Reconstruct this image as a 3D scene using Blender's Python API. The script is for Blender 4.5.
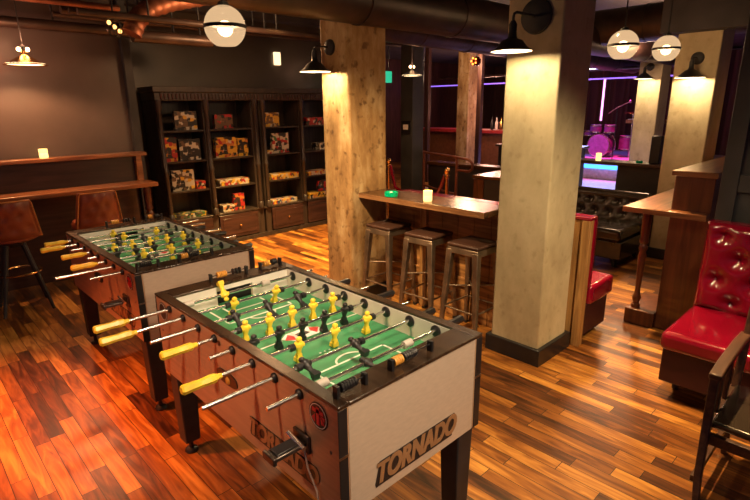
import bpy, bmesh, math, random
from mathutils import Vector, Matrix, Euler
random.seed(7)
sc = bpy.context.scene
for o in list(bpy.data.objects): bpy.data.objects.remove(o)
COL = sc.collection
PI = math.pi

# ------------------------------------------------------------------ camera
F_PX, PITCH, ROLL, YAW, CAM_H = 511.8147, 0.2742, -0.0117, 0.8089, 1.7982
fw = Vector((math.cos(PITCH)*math.cos(YAW), math.cos(PITCH)*math.sin(YAW), -math.sin(PITCH)))
rt = Vector((math.sin(YAW), -math.cos(YAW), 0)); up = rt.cross(fw)
rt2 = math.cos(ROLL)*rt + math.sin(ROLL)*up; up2 = -math.sin(ROLL)*rt + math.cos(ROLL)*up
cd = bpy.data.cameras.new('camera'); cam = bpy.data.objects.new('camera', cd); COL.objects.link(cam)
cd.sensor_width = 36; cd.lens = F_PX/750*36; cd.clip_start = .02; cd.clip_end = 200
m3 = Matrix((rt2, up2, -fw)).transposed()
cam.matrix_world = Matrix.Translation((0, 0, CAM_H)) @ m3.to_4x4()
cd.dof.use_dof = True; cd.dof.focus_distance = 2.6; cd.dof.aperture_fstop = 11.0
sc.camera = cam

# ------------------------------------------------------------------ world, exposure
sc.view_settings.view_transform = 'Standard'; sc.view_settings.look = 'None'
sc.view_settings.gamma = 1; sc.view_settings.use_curve_mapping = False
sc.view_settings.exposure = 1.1
w = bpy.data.worlds.new('world'); sc.world = w; w.use_nodes = True
w.node_tree.nodes['Background'].inputs[0].default_value = (.55, .40, .62, 1)
w.node_tree.nodes['Background'].inputs[1].default_value = .06
sc.cycles.max_bounces = 6; sc.cycles.diffuse_bounces = 3; sc.cycles.glossy_bounces = 3
sc.cycles.transparent_max_bounces = 8; sc.cycles.sample_clamp_indirect = 4
sc.cycles.use_denoising = True

def light(name, kind, loc, power, col, size=.1, target=None, spot=None, blend=.5, parent=None, sizey=None):
    l = bpy.data.lights.new(name, kind); l.energy = power; l.color = col
    if kind == 'AREA':
        l.size = size
        if sizey: l.shape = 'RECTANGLE'; l.size_y = sizey
    else: l.shadow_soft_size = size
    if kind == 'SPOT': l.spot_size = math.radians(spot or 90); l.spot_blend = blend
    o = bpy.data.objects.new(name, l); COL.objects.link(o); o.location = loc
    if target is not None:
        d = Vector(target) - Vector(loc); o.rotation_euler = d.to_track_quat('-Z', 'Y').to_euler()
    if parent: o.parent = parent
    return o
# unseen spotlights outside the frame: lamps over lit areas, plus added fill
light('unseen_spotlight', 'SPOT', (-.9, 3.5, 3.0), 800, (1, .22, .055), .10, (-.08, 3.15, 0), 54, 1)
light('unseen_spotlight', 'SPOT', (-1.2, 1.6, 3.0), 130, (1, .50, .25), .08, (.85, 1.9, .85), 34, .9)
light('unseen_spotlight', 'SPOT', (1.3, -.2, 3.05), 130, (1, .74, .46), .12, (1.25, 2.0, .7), 60, .9)
light('unseen_spotlight', 'SPOT', (1.3, -2.2, 2.6), 150, (1, .66, .38), .2, (1.25, 1.2, .65), 34, .9)  # added fill from behind the camera for the table's end panel
light('unseen_spotlight', 'SPOT', (2.9, .9, 3.1), 620, (1, .62, .25), .07, (2.7, .95, 0), 62, .9)
light('unseen_spotlight', 'SPOT', (4.6, 2.3, 3.0), 480, (1, .64, .27), .07, (4.2, 1.75, 0), 54, .8)
light('unseen_spotlight', 'SPOT', (3.5, 4.95, 2.95), 900, (1, .60, .19), .08, (3.6, 5.0, 0), 80, .8)
light('unseen_spotlight', 'SPOT', (2.3, .2, 3.1), 50, (1, .72, .45), .06, (3.6, .6, .5), 50, .9)
light('unseen_spotlight', 'SPOT', (1.9, -.4, 3.05), 215, (1, .74, .40), .1, (3.3, 1.7, .75), 34, 1)  # added fill for the dark side of the pale column
light('unseen_spotlight', 'SPOT', (1.5, 2.7, 3.05), 340, (1, .68, .34), .1, (3.2, 3.1, .75), 50, 1)
light('unseen_spotlight', 'SPOT', (1.25, 1.7, 3.12), 75, (1, .76, .5), .25, (1.25, 1.75, .8), 42, .9)  # added overhead spot to brighten the near table's inner walls
light('unseen_spotlight', 'SPOT', (1.3, 3.5, 3.12), 60, (1, .7, .42), .25, (1.3, 3.55, .8), 40, .9)
# stage lights, far behind
light('stage_spotlight', 'SPOT', (13.6, 5.4, 3.1), 520, (1, .04, .32), .1, (13.6, 5.3, .4), 60, .6)
light('stage_spotlight', 'SPOT', (11.6, 5.4, 3.05), 900, (.42, .45, 1), .1, (10.4, 4.7, 0), 80, .6)
light('stage_spotlight', 'SPOT', (13.0, 6.9, 3.1), 200, (.25, .15, 1), .1, (14.3, 6.2, .8), 50, .6)
light('lounge_light', 'POINT', (8.8, 6.4, 2.6), 45, (1, .6, .35), .2)
light('lounge_light', 'POINT', (12.2, 8.2, 2.2), 50, (1, .5, .35), .2)
light('lounge_light', 'POINT', (8.3, 3.0, 2.6), 40, (1, .6, .35), .2)

# ------------------------------------------------------------------ materials
def mk(name):
    m = bpy.data.materials.new(name); m.use_nodes = True
    nt = m.node_tree; b = nt.nodes['Principled BSDF']; return m, nt, b
def N(nt, t, **k):
    n = nt.nodes.new(t)
    for a, v in k.items(): setattr(n, a, v)
    return n
def ramp(nt, stops, interp='LINEAR'):
    r = N(nt, 'ShaderNodeValToRGB'); r.color_ramp.interpolation = interp
    e = r.color_ramp.elements
    while len(e) < len(stops): e.new(.5)
    for i, (p, c) in enumerate(stops): e[i].position = p; e[i].color = (*c, 1)
    return r
def plain(name, c, rough=.5, metal=0, var=.12, scale=12, bump=0, coat=0, stretch=(1, 1, 1)):
    m, nt, b = mk(name)
    tc = N(nt, 'ShaderNodeTexCoord'); mp = N(nt, 'ShaderNodeMapping'); mp.inputs['Scale'].default_value = stretch
    nz = N(nt, 'ShaderNodeTexNoise'); nz.inputs['Scale'].default_value = scale; nz.inputs['Detail'].default_value = 5
    nt.links.new(tc.outputs['Object'], mp.inputs[0]); nt.links.new(mp.outputs[0], nz.inputs['Vector'])
    lo = tuple(max(0, v*(1-var*2)) for v in c); hi = tuple(min(1, v*(1+var*2)) for v in c)
    r = ramp(nt, [(.3, lo), (.7, hi)]); nt.links.new(nz.outputs['Fac'], r.inputs[0])
    nt.links.new(r.outputs[0], b.inputs['Base Color'])
    b.inputs['Roughness'].default_value = rough; b.inputs['Metallic'].default_value = metal
    b.inputs['Coat Weight'].default_value = coat
    if bump:
        bp = N(nt, 'ShaderNodeBump'); bp.inputs['Strength'].default_value = bump; bp.inputs['Distance'].default_value = .01
        nt.links.new(nz.outputs['Fac'], bp.inputs['Height']); nt.links.new(bp.outputs[0], b.inputs['Normal'])
    return m
def emit(name, c, s):
    m, nt, b = mk(name); b.inputs['Base Color'].default_value = (*c, 1)
    b.inputs['Emission Color'].default_value = (*c, 1); b.inputs['Emission Strength'].default_value = s
    return m
def wood(name, dark, light_, axis='x', scale=1, rough=.4, coat=.0):
    m, nt, b = mk(name)
    tc = N(nt, 'ShaderNodeTexCoord'); mp = N(nt, 'ShaderNodeMapping')
    s = {'x': (1.2, 14, 14), 'y': (14, 1.2, 14), 'z': (14, 14, 1.2)}[axis]
    mp.inputs['Scale'].default_value = tuple(v*scale for v in s)
    nz = N(nt, 'ShaderNodeTexNoise'); nz.inputs['Scale'].default_value = 2.2; nz.inputs['Detail'].default_value = 7
    nz.inputs['Distortion'].default_value = .8
    nt.links.new(tc.outputs['Object'], mp.inputs[0]); nt.links.new(mp.outputs[0], nz.inputs['Vector'])
    r = ramp(nt, [(.32, dark), (.52, tuple((a+b_)/2 for a, b_ in zip(dark, light_))), (.72, light_)])
    nt.links.new(nz.outputs['Fac'], r.inputs[0]); nt.links.new(r.outputs[0], b.inputs['Base Color'])
    b.inputs['Roughness'].default_value = rough; b.inputs['Coat Weight'].default_value = coat
    bp = N(nt, 'ShaderNodeBump'); bp.inputs['Strength'].default_value = .15; bp.inputs['Distance'].default_value = .004
    nt.links.new(nz.outputs['Fac'], bp.inputs['Height']); nt.links.new(bp.outputs[0], b.inputs['Normal'])
    return m
def floor_mat():
    m, nt, b = mk('plank_floor')
    def math_(op, a, c=None):
        n = N(nt, 'ShaderNodeMath', operation=op)
        for i, v in enumerate((a, c)):
            if v is None: continue
            if isinstance(v, (int, float)): n.inputs[i].default_value = v
            else: nt.links.new(v, n.inputs[i])
        return n.outputs[0]
    tc = N(nt, 'ShaderNodeTexCoord'); sp = N(nt, 'ShaderNodeSeparateXYZ'); nt.links.new(tc.outputs['Object'], sp.inputs[0])
    W = .078
    u = math_('DIVIDE', sp.outputs['X'], W); row = math_('FLOOR', u)
    wn = N(nt, 'ShaderNodeTexWhiteNoise', noise_dimensions='1D'); nt.links.new(row, wn.inputs['W'])
    v = math_('ADD', math_('DIVIDE', sp.outputs['Y'], .62), math_('MULTIPLY', wn.outputs['Value'], 7.3))
    colm = math_('FLOOR', v)
    cb = N(nt, 'ShaderNodeCombineXYZ'); nt.links.new(row, cb.inputs[0]); nt.links.new(colm, cb.inputs[1])
    w2 = N(nt, 'ShaderNodeTexWhiteNoise', noise_dimensions='3D'); nt.links.new(cb.outputs[0], w2.inputs['Vector'])
    # grain: streaky noise offset per plank
    ad = N(nt, 'ShaderNodeVectorMath', operation='MULTIPLY_ADD'); ad.inputs[1].default_value = (9, 1.1, 1)
    nt.links.new(tc.outputs['Object'], ad.inputs[0])
    sc_ = N(nt, 'ShaderNodeVectorMath', operation='SCALE'); sc_.inputs['Scale'].default_value = 40; nt.links.new(w2.outputs['Color'], sc_.inputs[0])
    nt.links.new(sc_.outputs[0], ad.inputs[2])
    nz = N(nt, 'ShaderNodeTexNoise'); nz.inputs['Scale'].default_value = 2.0; nz.inputs['Detail'].default_value = 8; nz.inputs['Distortion'].default_value = 1.6
    nt.links.new(ad.outputs[0], nz.inputs['Vector'])
    f = math_('ADD', math_('MULTIPLY', w2.outputs['Value'], .62), math_('MULTIPLY', math_('SUBTRACT', nz.outputs['Fac'], .5), 1.15))
    f = math_('ADD', f, .17)
    r = ramp(nt, [(.08, (.030, .009, .003)), (.34, (.12, .036, .008)), (.62, (.30, .112, .020)), (.95, (.62, .30, .062))])
    nt.links.new(f, r.inputs[0])
    fu = math_('FRACT', u); fv = math_('FRACT', v)
    g1 = math_('MINIMUM', fu, math_('SUBTRACT', 1, fu)); g2 = math_('MULTIPLY', math_('MINIMUM', fv, math_('SUBTRACT', 1, fv)), 7.4)
    g = math_('MINIMUM', g1, g2); gap = math_('GREATER_THAN', g, .022)
    mx = N(nt, 'ShaderNodeMix', data_type='RGBA'); mx.inputs['A'].default_value = (.012, .005, .003, 1)
    nt.links.new(gap, mx.inputs['Factor']); nt.links.new(r.outputs[0], mx.inputs['B'])
    nt.links.new(mx.outputs['Result'], b.inputs['Base Color'])
    rr = math_('ADD', .26, math_('MULTIPLY', nz.outputs['Fac'], .22)); nt.links.new(rr, b.inputs['Roughness'])
    bp = N(nt, 'ShaderNodeBump'); bp.inputs['Strength'].default_value = .35; bp.inputs['Distance'].default_value = .003
    nt.links.new(gap, bp.inputs['Height']); nt.links.new(bp.outputs[0], b.inputs['Normal'])
    return m
def concrete(name, c1, c2, c3, boards=False):
    m, nt, b = mk(name)
    tc = N(nt, 'ShaderNodeTexCoord'); mp = N(nt, 'ShaderNodeMapping'); mp.inputs['Scale'].default_value = (1, 1, .35 if boards else .6)
    n1 = N(nt, 'ShaderNodeTexNoise'); n1.inputs['Scale'].default_value = 5 if boards else 3; n1.inputs['Detail'].default_value = 9; n1.inputs['Roughness'].default_value = .65
    n2 = N(nt, 'ShaderNodeTexNoise'); n2.inputs['Scale'].default_value = 13 if boards else 14; n2.inputs['Detail'].default_value = 4
    nt.links.new(tc.outputs['Object'], mp.inputs[0]); nt.links.new(mp.outputs[0], n1.inputs['Vector']); nt.links.new(tc.outputs['Object'], n2.inputs['Vector'])
    r = ramp(nt, [(.3, c1), (.5, c2), (.68, c3)]); nt.links.new(n1.outputs['Fac'], r.inputs[0])
    r2 = ramp(nt, [(.30, (.30, .22, .15)) if boards else (.25, (.75, .72, .68)), (.42, (1, 1, 1))]); nt.links.new(n2.outputs['Fac'], r2.inputs[0])
    mx = N(nt, 'ShaderNodeMix', data_type='RGBA', blend_type='MULTIPLY'); mx.inputs['Factor'].default_value = .8
    nt.links.new(r.outputs[0], mx.inputs['A']); nt.links.new(r2.outputs[0], mx.inputs['B']); nt.links.new(mx.outputs['Result'], b.inputs['Base Color'])
    b.inputs['Roughness'].default_value = .8
    bp = N(nt, 'ShaderNodeBump'); bp.inputs['Strength'].default_value = .5 if boards else .15; bp.inputs['Distance'].default_value = .012
    nt.links.new(n2.outputs['Fac'], bp.inputs['Height']); nt.links.new(bp.outputs[0], b.inputs['Normal'])
    return m
def cover(name, cols, scale=14):
    m, nt, b = mk(name)
    tc = N(nt, 'ShaderNodeTexCoord'); v = N(nt, 'ShaderNodeTexVoronoi', distance='CHEBYCHEV'); v.inputs['Scale'].default_value = scale
    nt.links.new(tc.outputs['Object'], v.inputs['Vector'])
    sp = N(nt, 'ShaderNodeSeparateColor'); nt.links.new(v.outputs['Color'], sp.inputs[0])
    n = len(cols); r = ramp(nt, [(i/n, c) for i, c in enumerate(cols)], 'CONSTANT'); nt.links.new(sp.outputs[0], r.inputs[0])
    nt.links.new(r.outputs[0], b.inputs['Base Color']); b.inputs['Roughness'].default_value = .45
    return m
M = {}
M['floor'] = floor_mat()
M['ceiling'] = plain('dark_ceiling_paint', (.035, .028, .032), .8, 0, .2, 3)
M['wall_grey'] = plain('grey_brown_wall_paint', (.085, .058, .050), .38, 0, .2, 1.2)
M['wall_back'] = plain('dark_olive_wall_paint', (.075, .058, .044), .3, 0, .2, 1)
M['wall_dark'] = plain('dark_wall_paint', (.04, .03, .026), .6, 0, .2, 2)
M['wall_green'] = plain('dark_green_grey_panel_paint', (.045, .046, .045), .5, 0, .15, 3)
M['wall_red'] = wood('dark_red_panelling', (.03, .012, .010), (.085, .035, .026), 'z', .5)
M['concrete'] = concrete('smooth_concrete', (.36, .29, .175), (.48, .395, .245), (.58, .49, .32))
M['rough'] = concrete('rough_board_marked_concrete', (.16, .075, .025), (.38, .22, .085), (.60, .44, .24), True)
M['black'] = plain('black_plastic', (.012, .012, .014), .35, 0, .1)
M['black_matte'] = plain('black_matte_paint', (.02, .018, .02), .6, 0, .15)
M['leg_black'] = plain('black_leg_laminate', (.016, .016, .02), .5, 0, .15)
M['rail'] = wood('dark_brown_rail', (.018, .010, .006), (.065, .036, .020), 'y', .6, .25, .4)
M['side'] = plain('brushed_bronze_laminate', (.48, .31, .20), .42, .3, .05, 60, 0, 0, (1, .05, 1))
M['end'] = plain('brushed_silver_laminate', (.60, .50, .41), .42, .3, .03, 90, 0, 0, (.3, 1, 1))
M['white'] = plain('white_laminate', (.80, .77, .74), .35, 0, .03)
M['green'] = plain('green_playfield', (.04, .25, .10), .55, 0, .08, 5)
M['line'] = plain('white_field_line', (.75, .8, .7), .4, 0, .02)
M['chrome'] = plain('chrome_rod', (.92, .9, .87), .2, 1, .03)
M['yellow'] = plain('yellow_plastic', (.90, .66, .05), .35, 0, .05)
M['handle_y'] = plain('yellow_lacquered_handle', (.86, .60, .05), .3, 0, .1, 25)
M['handle_b'] = plain('black_lacquered_handle', (.014, .013, .013), .3, 0, .12, 25)
M['orange'] = plain('orange_bead', (.75, .36, .06), .35, 0, .05)
M['red_em'] = plain('red_emblem', (.55, .02, .04), .4, 0, .03)
M['sleeve'] = plain('grey_rubber_sleeve', (.5, .47, .44), .45, .2, .05)
M['letter'] = plain('bronze_lettering', (.36, .20, .10), .45, .3, .05)
M['steel'] = plain('worn_steel', (.38, .34, .30), .3, 1, .15, 40)
M['gun'] = plain('gunmetal_stool_paint', (.26, .19, .13), .35, .8, .2, 8)
M['seatwood'] = wood('dark_stool_seat_wood', (.022, .009, .006), (.07, .028, .016), 'y', 1, .45)
M['counter'] = wood('varnished_counter_wood', (.032, .013, .006), (.12, .05, .016), 'y', .5, .25)
M['rustic'] = wood('rustic_board', (.12, .045, .014), (.55, .26, .08), 'y', .7, .5)
M['oak'] = wood('honey_oak', (.22, .10, .03), (.48, .26, .09), 'z', .8, .4)
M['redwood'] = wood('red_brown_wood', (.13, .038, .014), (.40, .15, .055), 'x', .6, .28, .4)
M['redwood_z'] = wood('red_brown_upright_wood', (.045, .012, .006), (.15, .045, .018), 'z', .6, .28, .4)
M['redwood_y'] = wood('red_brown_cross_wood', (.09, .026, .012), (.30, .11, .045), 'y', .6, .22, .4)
M['edge'] = wood('brown_edge_band', (.14, .06, .025), (.34, .17, .07), 'y', .8, .35)
M['case'] = wood('near_black_bookcase_wood', (.016, .011, .010), (.05, .034, .027), 'z', .6, .34)
M['drawer'] = wood('dark_drawer_wood', (.022, .009, .008), (.065, .026, .02), 'x', .6, .35)
M['red_vinyl'] = plain('glossy_red_vinyl', (.20, .002, .016), .2, 0, .06, 3, 0, .5)
M['red_dark'] = plain('dark_red_base', (.035, .004, .006), .5, 0, .1)
M['black_leather'] = plain('black_leather', (.035, .025, .018), .25, 0, .15, 5, .05, .4)
M['tan_leather'] = plain('rust_brown_leather', (.20, .045, .018), .4, 0, .15, 6, .05, .2)
M['piping'] = plain('tan_piping', (.45, .18, .05), .4)
M['brass'] = plain('brass', (.75, .42, .15), .25, 1, .08)
M['gunm'] = plain('dark_worn_steel', (.14, .12, .11), .35, .9, .2, 30)
M['copper'] = plain('copper_duct', (.30, .11, .06), .5, .7, .15, 8)
M['duct'] = plain('dark_pipe_paint', (.06, .035, .028), .42, .4, .25, 4)
M['duct_rust'] = plain('reddish_brown_pipe', (.03, .014, .011), .45, .3, .3, 5)
M['darkchair'] = wood('dark_chair_wood', (.030, .013, .009), (.10, .045, .026), 'x', 1, .45)
M['opening'] = plain('black_recess', (.004, .004, .004), .8)
M['warm_glow'] = emit('warm_bulb', (1, .62, .28), 9)
M['shade_glow'] = emit('lit_shade_opening', (1, .68, .35), 2.6)
M['orange_glow'] = emit('amber_filament', (1, .22, .03), 3)
M['candle_glow'] = emit('candle_lit_glass', (1, .66, .22), .9)
M['exit_glow'] = emit('lit_green_sign', (.02, .5, .28), .45)
M['blue_led'] = emit('blue_light_strip', (.05, .3, 1), 1.5)
M['purple_led'] = emit('purple_light_strip', (.30, .15, 1), .7)
M['green_glass'] = plain('green_glass', (.0, .42, .22), .1, 0, .05)
M['stage'] = plain('stage_floor', (.5, .42, .5), .3)
M['drum'] = plain('drum_shell', (.16, .04, .13), .25, .3)
M['drumskin'] = plain('drum_skin', (.22, .07, .24), .4)
M['curtain'] = plain('dark_red_curtain', (.045, .010, .014), .8, 0, .3, 6, 0, 0, (1, 1, .05))
M['redrail'] = plain('red_brown_painted_rail', (.22, .07, .04), .35, .3, .1)
M['redtop'] = plain('red_bar_top', (.32, .03, .035), .3)
M['tan_panel'] = plain('tan_panel', (.16, .06, .025), .5)
M['white_cord'] = plain('white_cord', (.6, .5, .42), .6)
def opal():
    m, nt, b = mk('opal_ribbed_glass')
    out = nt.nodes['Material Output']; nt.nodes.remove(b)
    e = N(nt, 'ShaderNodeEmission'); e.inputs[0].default_value = (1, .66, .36, 1); e.inputs[1].default_value = .5
    t = N(nt, 'ShaderNodeBsdfTransparent'); t.inputs[0].default_value = (1, .9, .78, 1)
    g = N(nt, 'ShaderNodeBsdfGlossy'); g.inputs['Roughness'].default_value = .15
    a = N(nt, 'ShaderNodeAddShader'); x = N(nt, 'ShaderNodeMixShader'); x.inputs[0].default_value = .5
    tc = N(nt, 'ShaderNodeTexCoord'); wv = N(nt, 'ShaderNodeTexNoise'); wv.inputs['Scale'].default_value = 30
    nt.links.new(tc.outputs['Object'], wv.inputs['Vector'])
    x2 = N(nt, 'ShaderNodeMixShader'); x2.inputs[0].default_value = .06
    nt.links.new(t.outputs[0], x.inputs[1]); nt.links.new(e.outputs[0], x.inputs[2])
    nt.links.new(x.outputs[0], x2.inputs[1]); nt.links.new(g.outputs[0], x2.inputs[2]); nt.links.new(x2.outputs[0], out.inputs[0])
    return m
M['opal'] = opal()

# ------------------------------------------------------------------ mesh helpers
class MB:
    def __init__(s): s.bm = bmesh.new()
    def box(s, x0, x1, y0, y1, z0, z1, rot=None, c=None):
        vs = [Vector((x, y, z)) for x in (x0, x1) for y in (y0, y1) for z in (z0, z1)]
        if rot:
            cc = Vector(c) if c else Vector(((x0+x1)/2, (y0+y1)/2, (z0+z1)/2)); R = Euler(rot).to_matrix()
            vs = [cc + R @ (v-cc) for v in vs]
        v = [s.bm.verts.new(p) for p in vs]
        for f in ((0, 1, 3, 2), (4, 6, 7, 5), (0, 4, 5, 1), (2, 3, 7, 6), (0, 2, 6, 4), (1, 5, 7, 3)):
            s.bm.faces.new([v[i] for i in f])
        return s
    def hexa(s, lo, hi, z0, z1):   # lo, hi: (x0,x1,y0,y1) rectangles
        v = []
        for (x0, x1, y0, y1), z in ((lo, z0), (hi, z1)):
            v += [s.bm.verts.new(p) for p in ((x0, y0, z), (x1, y0, z), (x1, y1, z), (x0, y1, z))]
        for f in ((3, 2, 1, 0), (4, 5, 6, 7), (0, 1, 5, 4), (1, 2, 6, 5), (2, 3, 7, 6), (3, 0, 4, 7)):
            s.bm.faces.new([v[i] for i in f])
        return s
    def tube(s, a, b, r, r2=None, n=12):
        a = Vector(a); b = Vector(b); r2 = r if r2 is None else r2
        d = (b-a).normalized(); u = d.orthogonal().normalized(); w_ = d.cross(u)
        A = [s.bm.verts.new(a + (u*math.cos(2*PI*i/n) + w_*math.sin(2*PI*i/n))*r) for i in range(n)]
        B = [s.bm.verts.new(b + (u*math.cos(2*PI*i/n) + w_*math.sin(2*PI*i/n))*r2) for i in range(n)]
        for i in range(n):
            j = (i+1) % n; s.bm.faces.new((A[i], A[j], B[j], B[i]))
        s.bm.faces.new(A[::-1]); s.bm.faces.new(B); return s
    def path(s, pts, r, n=8):
        pts = [Vector(p) for p in pts]; rings = []
        u = None
        for i, p in enumerate(pts):
            d = ((pts[min(i+1, len(pts)-1)] - pts[max(i-1, 0)])).normalized()
            u = d.orthogonal().normalized() if u is None else (u - d*u.dot(d)).normalized()
            w_ = d.cross(u); rr = r[i] if isinstance(r, (list, tuple)) else r
            rings.append([s.bm.verts.new(p + (u*math.cos(2*PI*k/n) + w_*math.sin(2*PI*k/n))*rr) for k in range(n)])
        for A, B in zip(rings, rings[1:]):
            for k in range(n):
                j = (k+1) % n; s.bm.faces.new((A[k], A[j], B[j], B[k]))
        s.bm.faces.new(rings[0][::-1]); s.bm.faces.new(rings[-1]); return s
    def lathe(s, prof, c=(0, 0, 0), n=24, axis='z', sx=1, sy=1, cap=True):   # prof: [(r, h)]
        c = Vector(c); rings = []
        for r, h in prof:
            ring = []
            for k in range(n):
                a = 2*PI*k/n; x, y = max(r, 1e-4)*math.cos(a)*sx, max(r, 1e-4)*math.sin(a)*sy
                p = {'z': (x, y, h), 'x': (h, x, y), 'y': (y, h, x)}[axis]
                ring.append(s.bm.verts.new(c + Vector(p)))
            rings.append(ring)
        for A, B in zip(rings, rings[1:]):
            for k in range(n):
                j = (k+1) % n; s.bm.faces.new((A[k], A[j], B[j], B[k]))
        if cap: s.bm.faces.new(rings[0][::-1]); s.bm.faces.new(rings[-1])
        return s
    def sphere(s, c, r, sx=1, sy=1, sz=1, n=16):
        prof = [(r*math.sin(PI*i/n), -r*math.cos(PI*i/n)*sz) for i in range(n+1)]
        return s.lathe(prof, c, n, sx=sx, sy=sy)
    def prism(s, pts, a, b, axis='y'):  # polygon pts in the other two axes, extruded a..b
        f = {'y': lambda p, t: (p[0], t, p[1]), 'x': lambda p, t: (t, p[0], p[1]), 'z': lambda p, t: (p[0], p[1], t)}[axis]
        A = [s.bm.verts.new(f(p, a)) for p in pts]; B = [s.bm.verts.new(f(p, b)) for p in pts]; n = len(pts)
        for i in range(n):
            j = (i+1) % n; s.bm.faces.new((A[i], A[j], B[j], B[i]))
        s.bm.faces.new(A[::-1]); s.bm.faces.new(B); return s
    def build(s, name, mat, parent=None, bevel=0, smooth=True, loc=None, label=None, seg=2):
        bmesh.ops.recalc_face_normals(s.bm, faces=s.bm.faces)
        me = bpy.data.meshes.new(name); s.bm.to_mesh(me); s.bm.free()
        me.materials.append(mat)
        o = bpy.data.objects.new(name, me); COL.objects.link(o)
        if parent: o.parent = parent
        if loc: o.location = loc
        if bevel:
            b = o.modifiers.new('bevel', 'BEVEL'); b.width = bevel; b.segments = seg; b.limit_method = 'ANGLE'; b.angle_limit = .6
        if smooth:
            for p in me.polygons: p.use_smooth = True
            try: me.set_sharp_from_angle(angle=math.radians(38))
            except Exception: pass
        if label: o['label'] = label
        return o
def tag(o, label, cat, group=None, kind=None):
    o['label'] = label; o['category'] = cat
    if group: o['group'] = group
    if kind: o['kind'] = kind
    return o
def thing(name, label, cat, loc=(0, 0, 0), rz=0, group=None):
    o = bpy.data.objects.new(name, None); COL.objects.link(o); o.location = loc; o.rotation_euler = (0, 0, rz)
    o.empty_display_size = .1
    return tag(o, label, cat, group)
def struct(o, name=None):
    o['kind'] = 'structure'
    return o
KIDS = {}
def copy_tree(o, parent=None):
    c = o.copy(); COL.objects.link(c)
    if parent is not None: c.parent = parent; c.matrix_parent_inverse = o.matrix_parent_inverse.copy()
    for ch in [q for q in bpy.data.objects if q.parent == o]: copy_tree(ch, c)
    return c
def text_mesh(name, txt, mat, parent, size, mtx, extrude=.001, bold=.0, shear=.0, xs=1, rep=(0,)):
    cu = bpy.data.curves.new(name, 'FONT'); cu.body = txt; cu.size = size; cu.extrude = extrude; cu.offset = bold; cu.shear = shear
    cu.align_x = 'CENTER'; cu.align_y = 'CENTER'
    t = bpy.data.objects.new('tmp', cu); COL.objects.link(t)
    dg = bpy.context.evaluated_depsgraph_get(); me = bpy.data.meshes.new_from_object(t.evaluated_get(dg)); me.name = name
    bpy.data.objects.remove(t)
    me.transform(Matrix.Scale(xs, 4, (1, 0, 0)))
    bm = bmesh.new()
    for i, dx in enumerate(rep):
        m2 = me.copy(); m2.transform(Matrix.Translation((dx, 0, .0001*i))); bm.from_mesh(m2); bpy.data.meshes.remove(m2)
    bm.to_mesh(me); bm.free(); me.transform(mtx)
    me.materials.clear(); me.materials.append(mat)
    o = bpy.data.objects.new(name, me); COL.objects.link(o); o.parent = parent
    return o

# ------------------------------------------------------------------ the setting
CZ = 3.2
struct(MB().box(-4, 18, -3, 12, -.1, 0).build('floor', M['floor'], smooth=False))
struct(MB().box(-4, 18, -3, 12, CZ, CZ+.1).build('ceiling', M['ceiling'], smooth=False))
struct(MB().box(-4, 2.22, 6.3, 6.9, 0, CZ).build('wall_left', M['wall_grey'], smooth=False))
struct(MB().box(2.22, 6.6, 6.85, 6.95, 0, CZ).build('wall_back', M['wall_back'], smooth=False))
struct(MB().box(2.15, 2.24, 6.22, 6.3, 0, CZ).build('trim_1', M['black_matte'], bevel=.005))
wr = MB().box(4.22, 4.34, -3, .905, 0, CZ)
struct(wr.build('wall_right', M['wall_green'], smooth=False))
tr = MB()
for y0, y1 in ((.80, .905), (-.15, -.03), (-1.1, -1.0)): tr.box(4.195, 4.22, y0, y1, .0, CZ)
for z0, z1 in ((0, .16), (1.20, 1.32), (2.6, 2.75)): 
    for y0, y1 in ((-.03, .80), (-1.0, -.15)): tr.box(4.2, 4.22, y0, y1, z0, z1)
struct(tr.build('trim_2', M['wall_green'], bevel=.004))
struct(MB().box(17.9, 18, -3, 12, 0, CZ).build('wall_far', M['wall_red'], smooth=False))
struct(MB().box(6.6, 18, 11.9, 12, 0, CZ).build('wall_side', M['wall_red'], smooth=False))
struct(MB().box(6.5, 6.6, 6.85, 12, 0, CZ).build('wall_lobby', M['wall_dark'], smooth=False))

# ------------------------------------------------------------------ columns
def column(name, label, x0, x1, y0, y1, mat, plinth=True, bev=.012, pl=.02):
    t = thing(name, label, 'column', ((x0+x1)/2, (y0+y1)/2, 0))
    hx, hy = (x1-x0)/2, (y1-y0)/2
    MB().box(-hx, hx, -hy, hy, 0, CZ).build('shaft', mat, t, bevel=bev)
    if plinth: MB().box(-hx-pl, hx+pl, -hy-pl, hy+pl, 0, .125).build('plinth', M['black'], t, bevel=.004, label='black base band')
    return t
cC = column('concrete_column', 'pale smooth square concrete column with black plinth at end of the wooden bar counter', 3.105, 3.52, 1.60, 1.985, M['concrete'], pl=.03)
colL = column('weathered_column', 'rough ochre weathered column with peeling surface left of the bar stools', 2.97, 3.42, 3.41, 3.78, M['rough'], bev=.02)
column('concrete_column', 'pale concrete column behind the two-level wooden bar ledge at right', 6.5, 6.95, 1.60, 2.02, M['concrete'])
column('concrete_column', 'far pale concrete column lit by wall lamp right of the stage', 10.0, 10.45, 3.28, 3.66, M['concrete'])
column('narrow_column', 'far narrow tan column in the lounge behind the pipe railing', 10.0, 10.35, 7.33, 7.65, M['rough'])
column('grey_pier', 'flat grey green pier with small black sign right of the weathered column', 7.0, 7.3, 6.33, 6.62, M['wall_green'], False)

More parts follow.
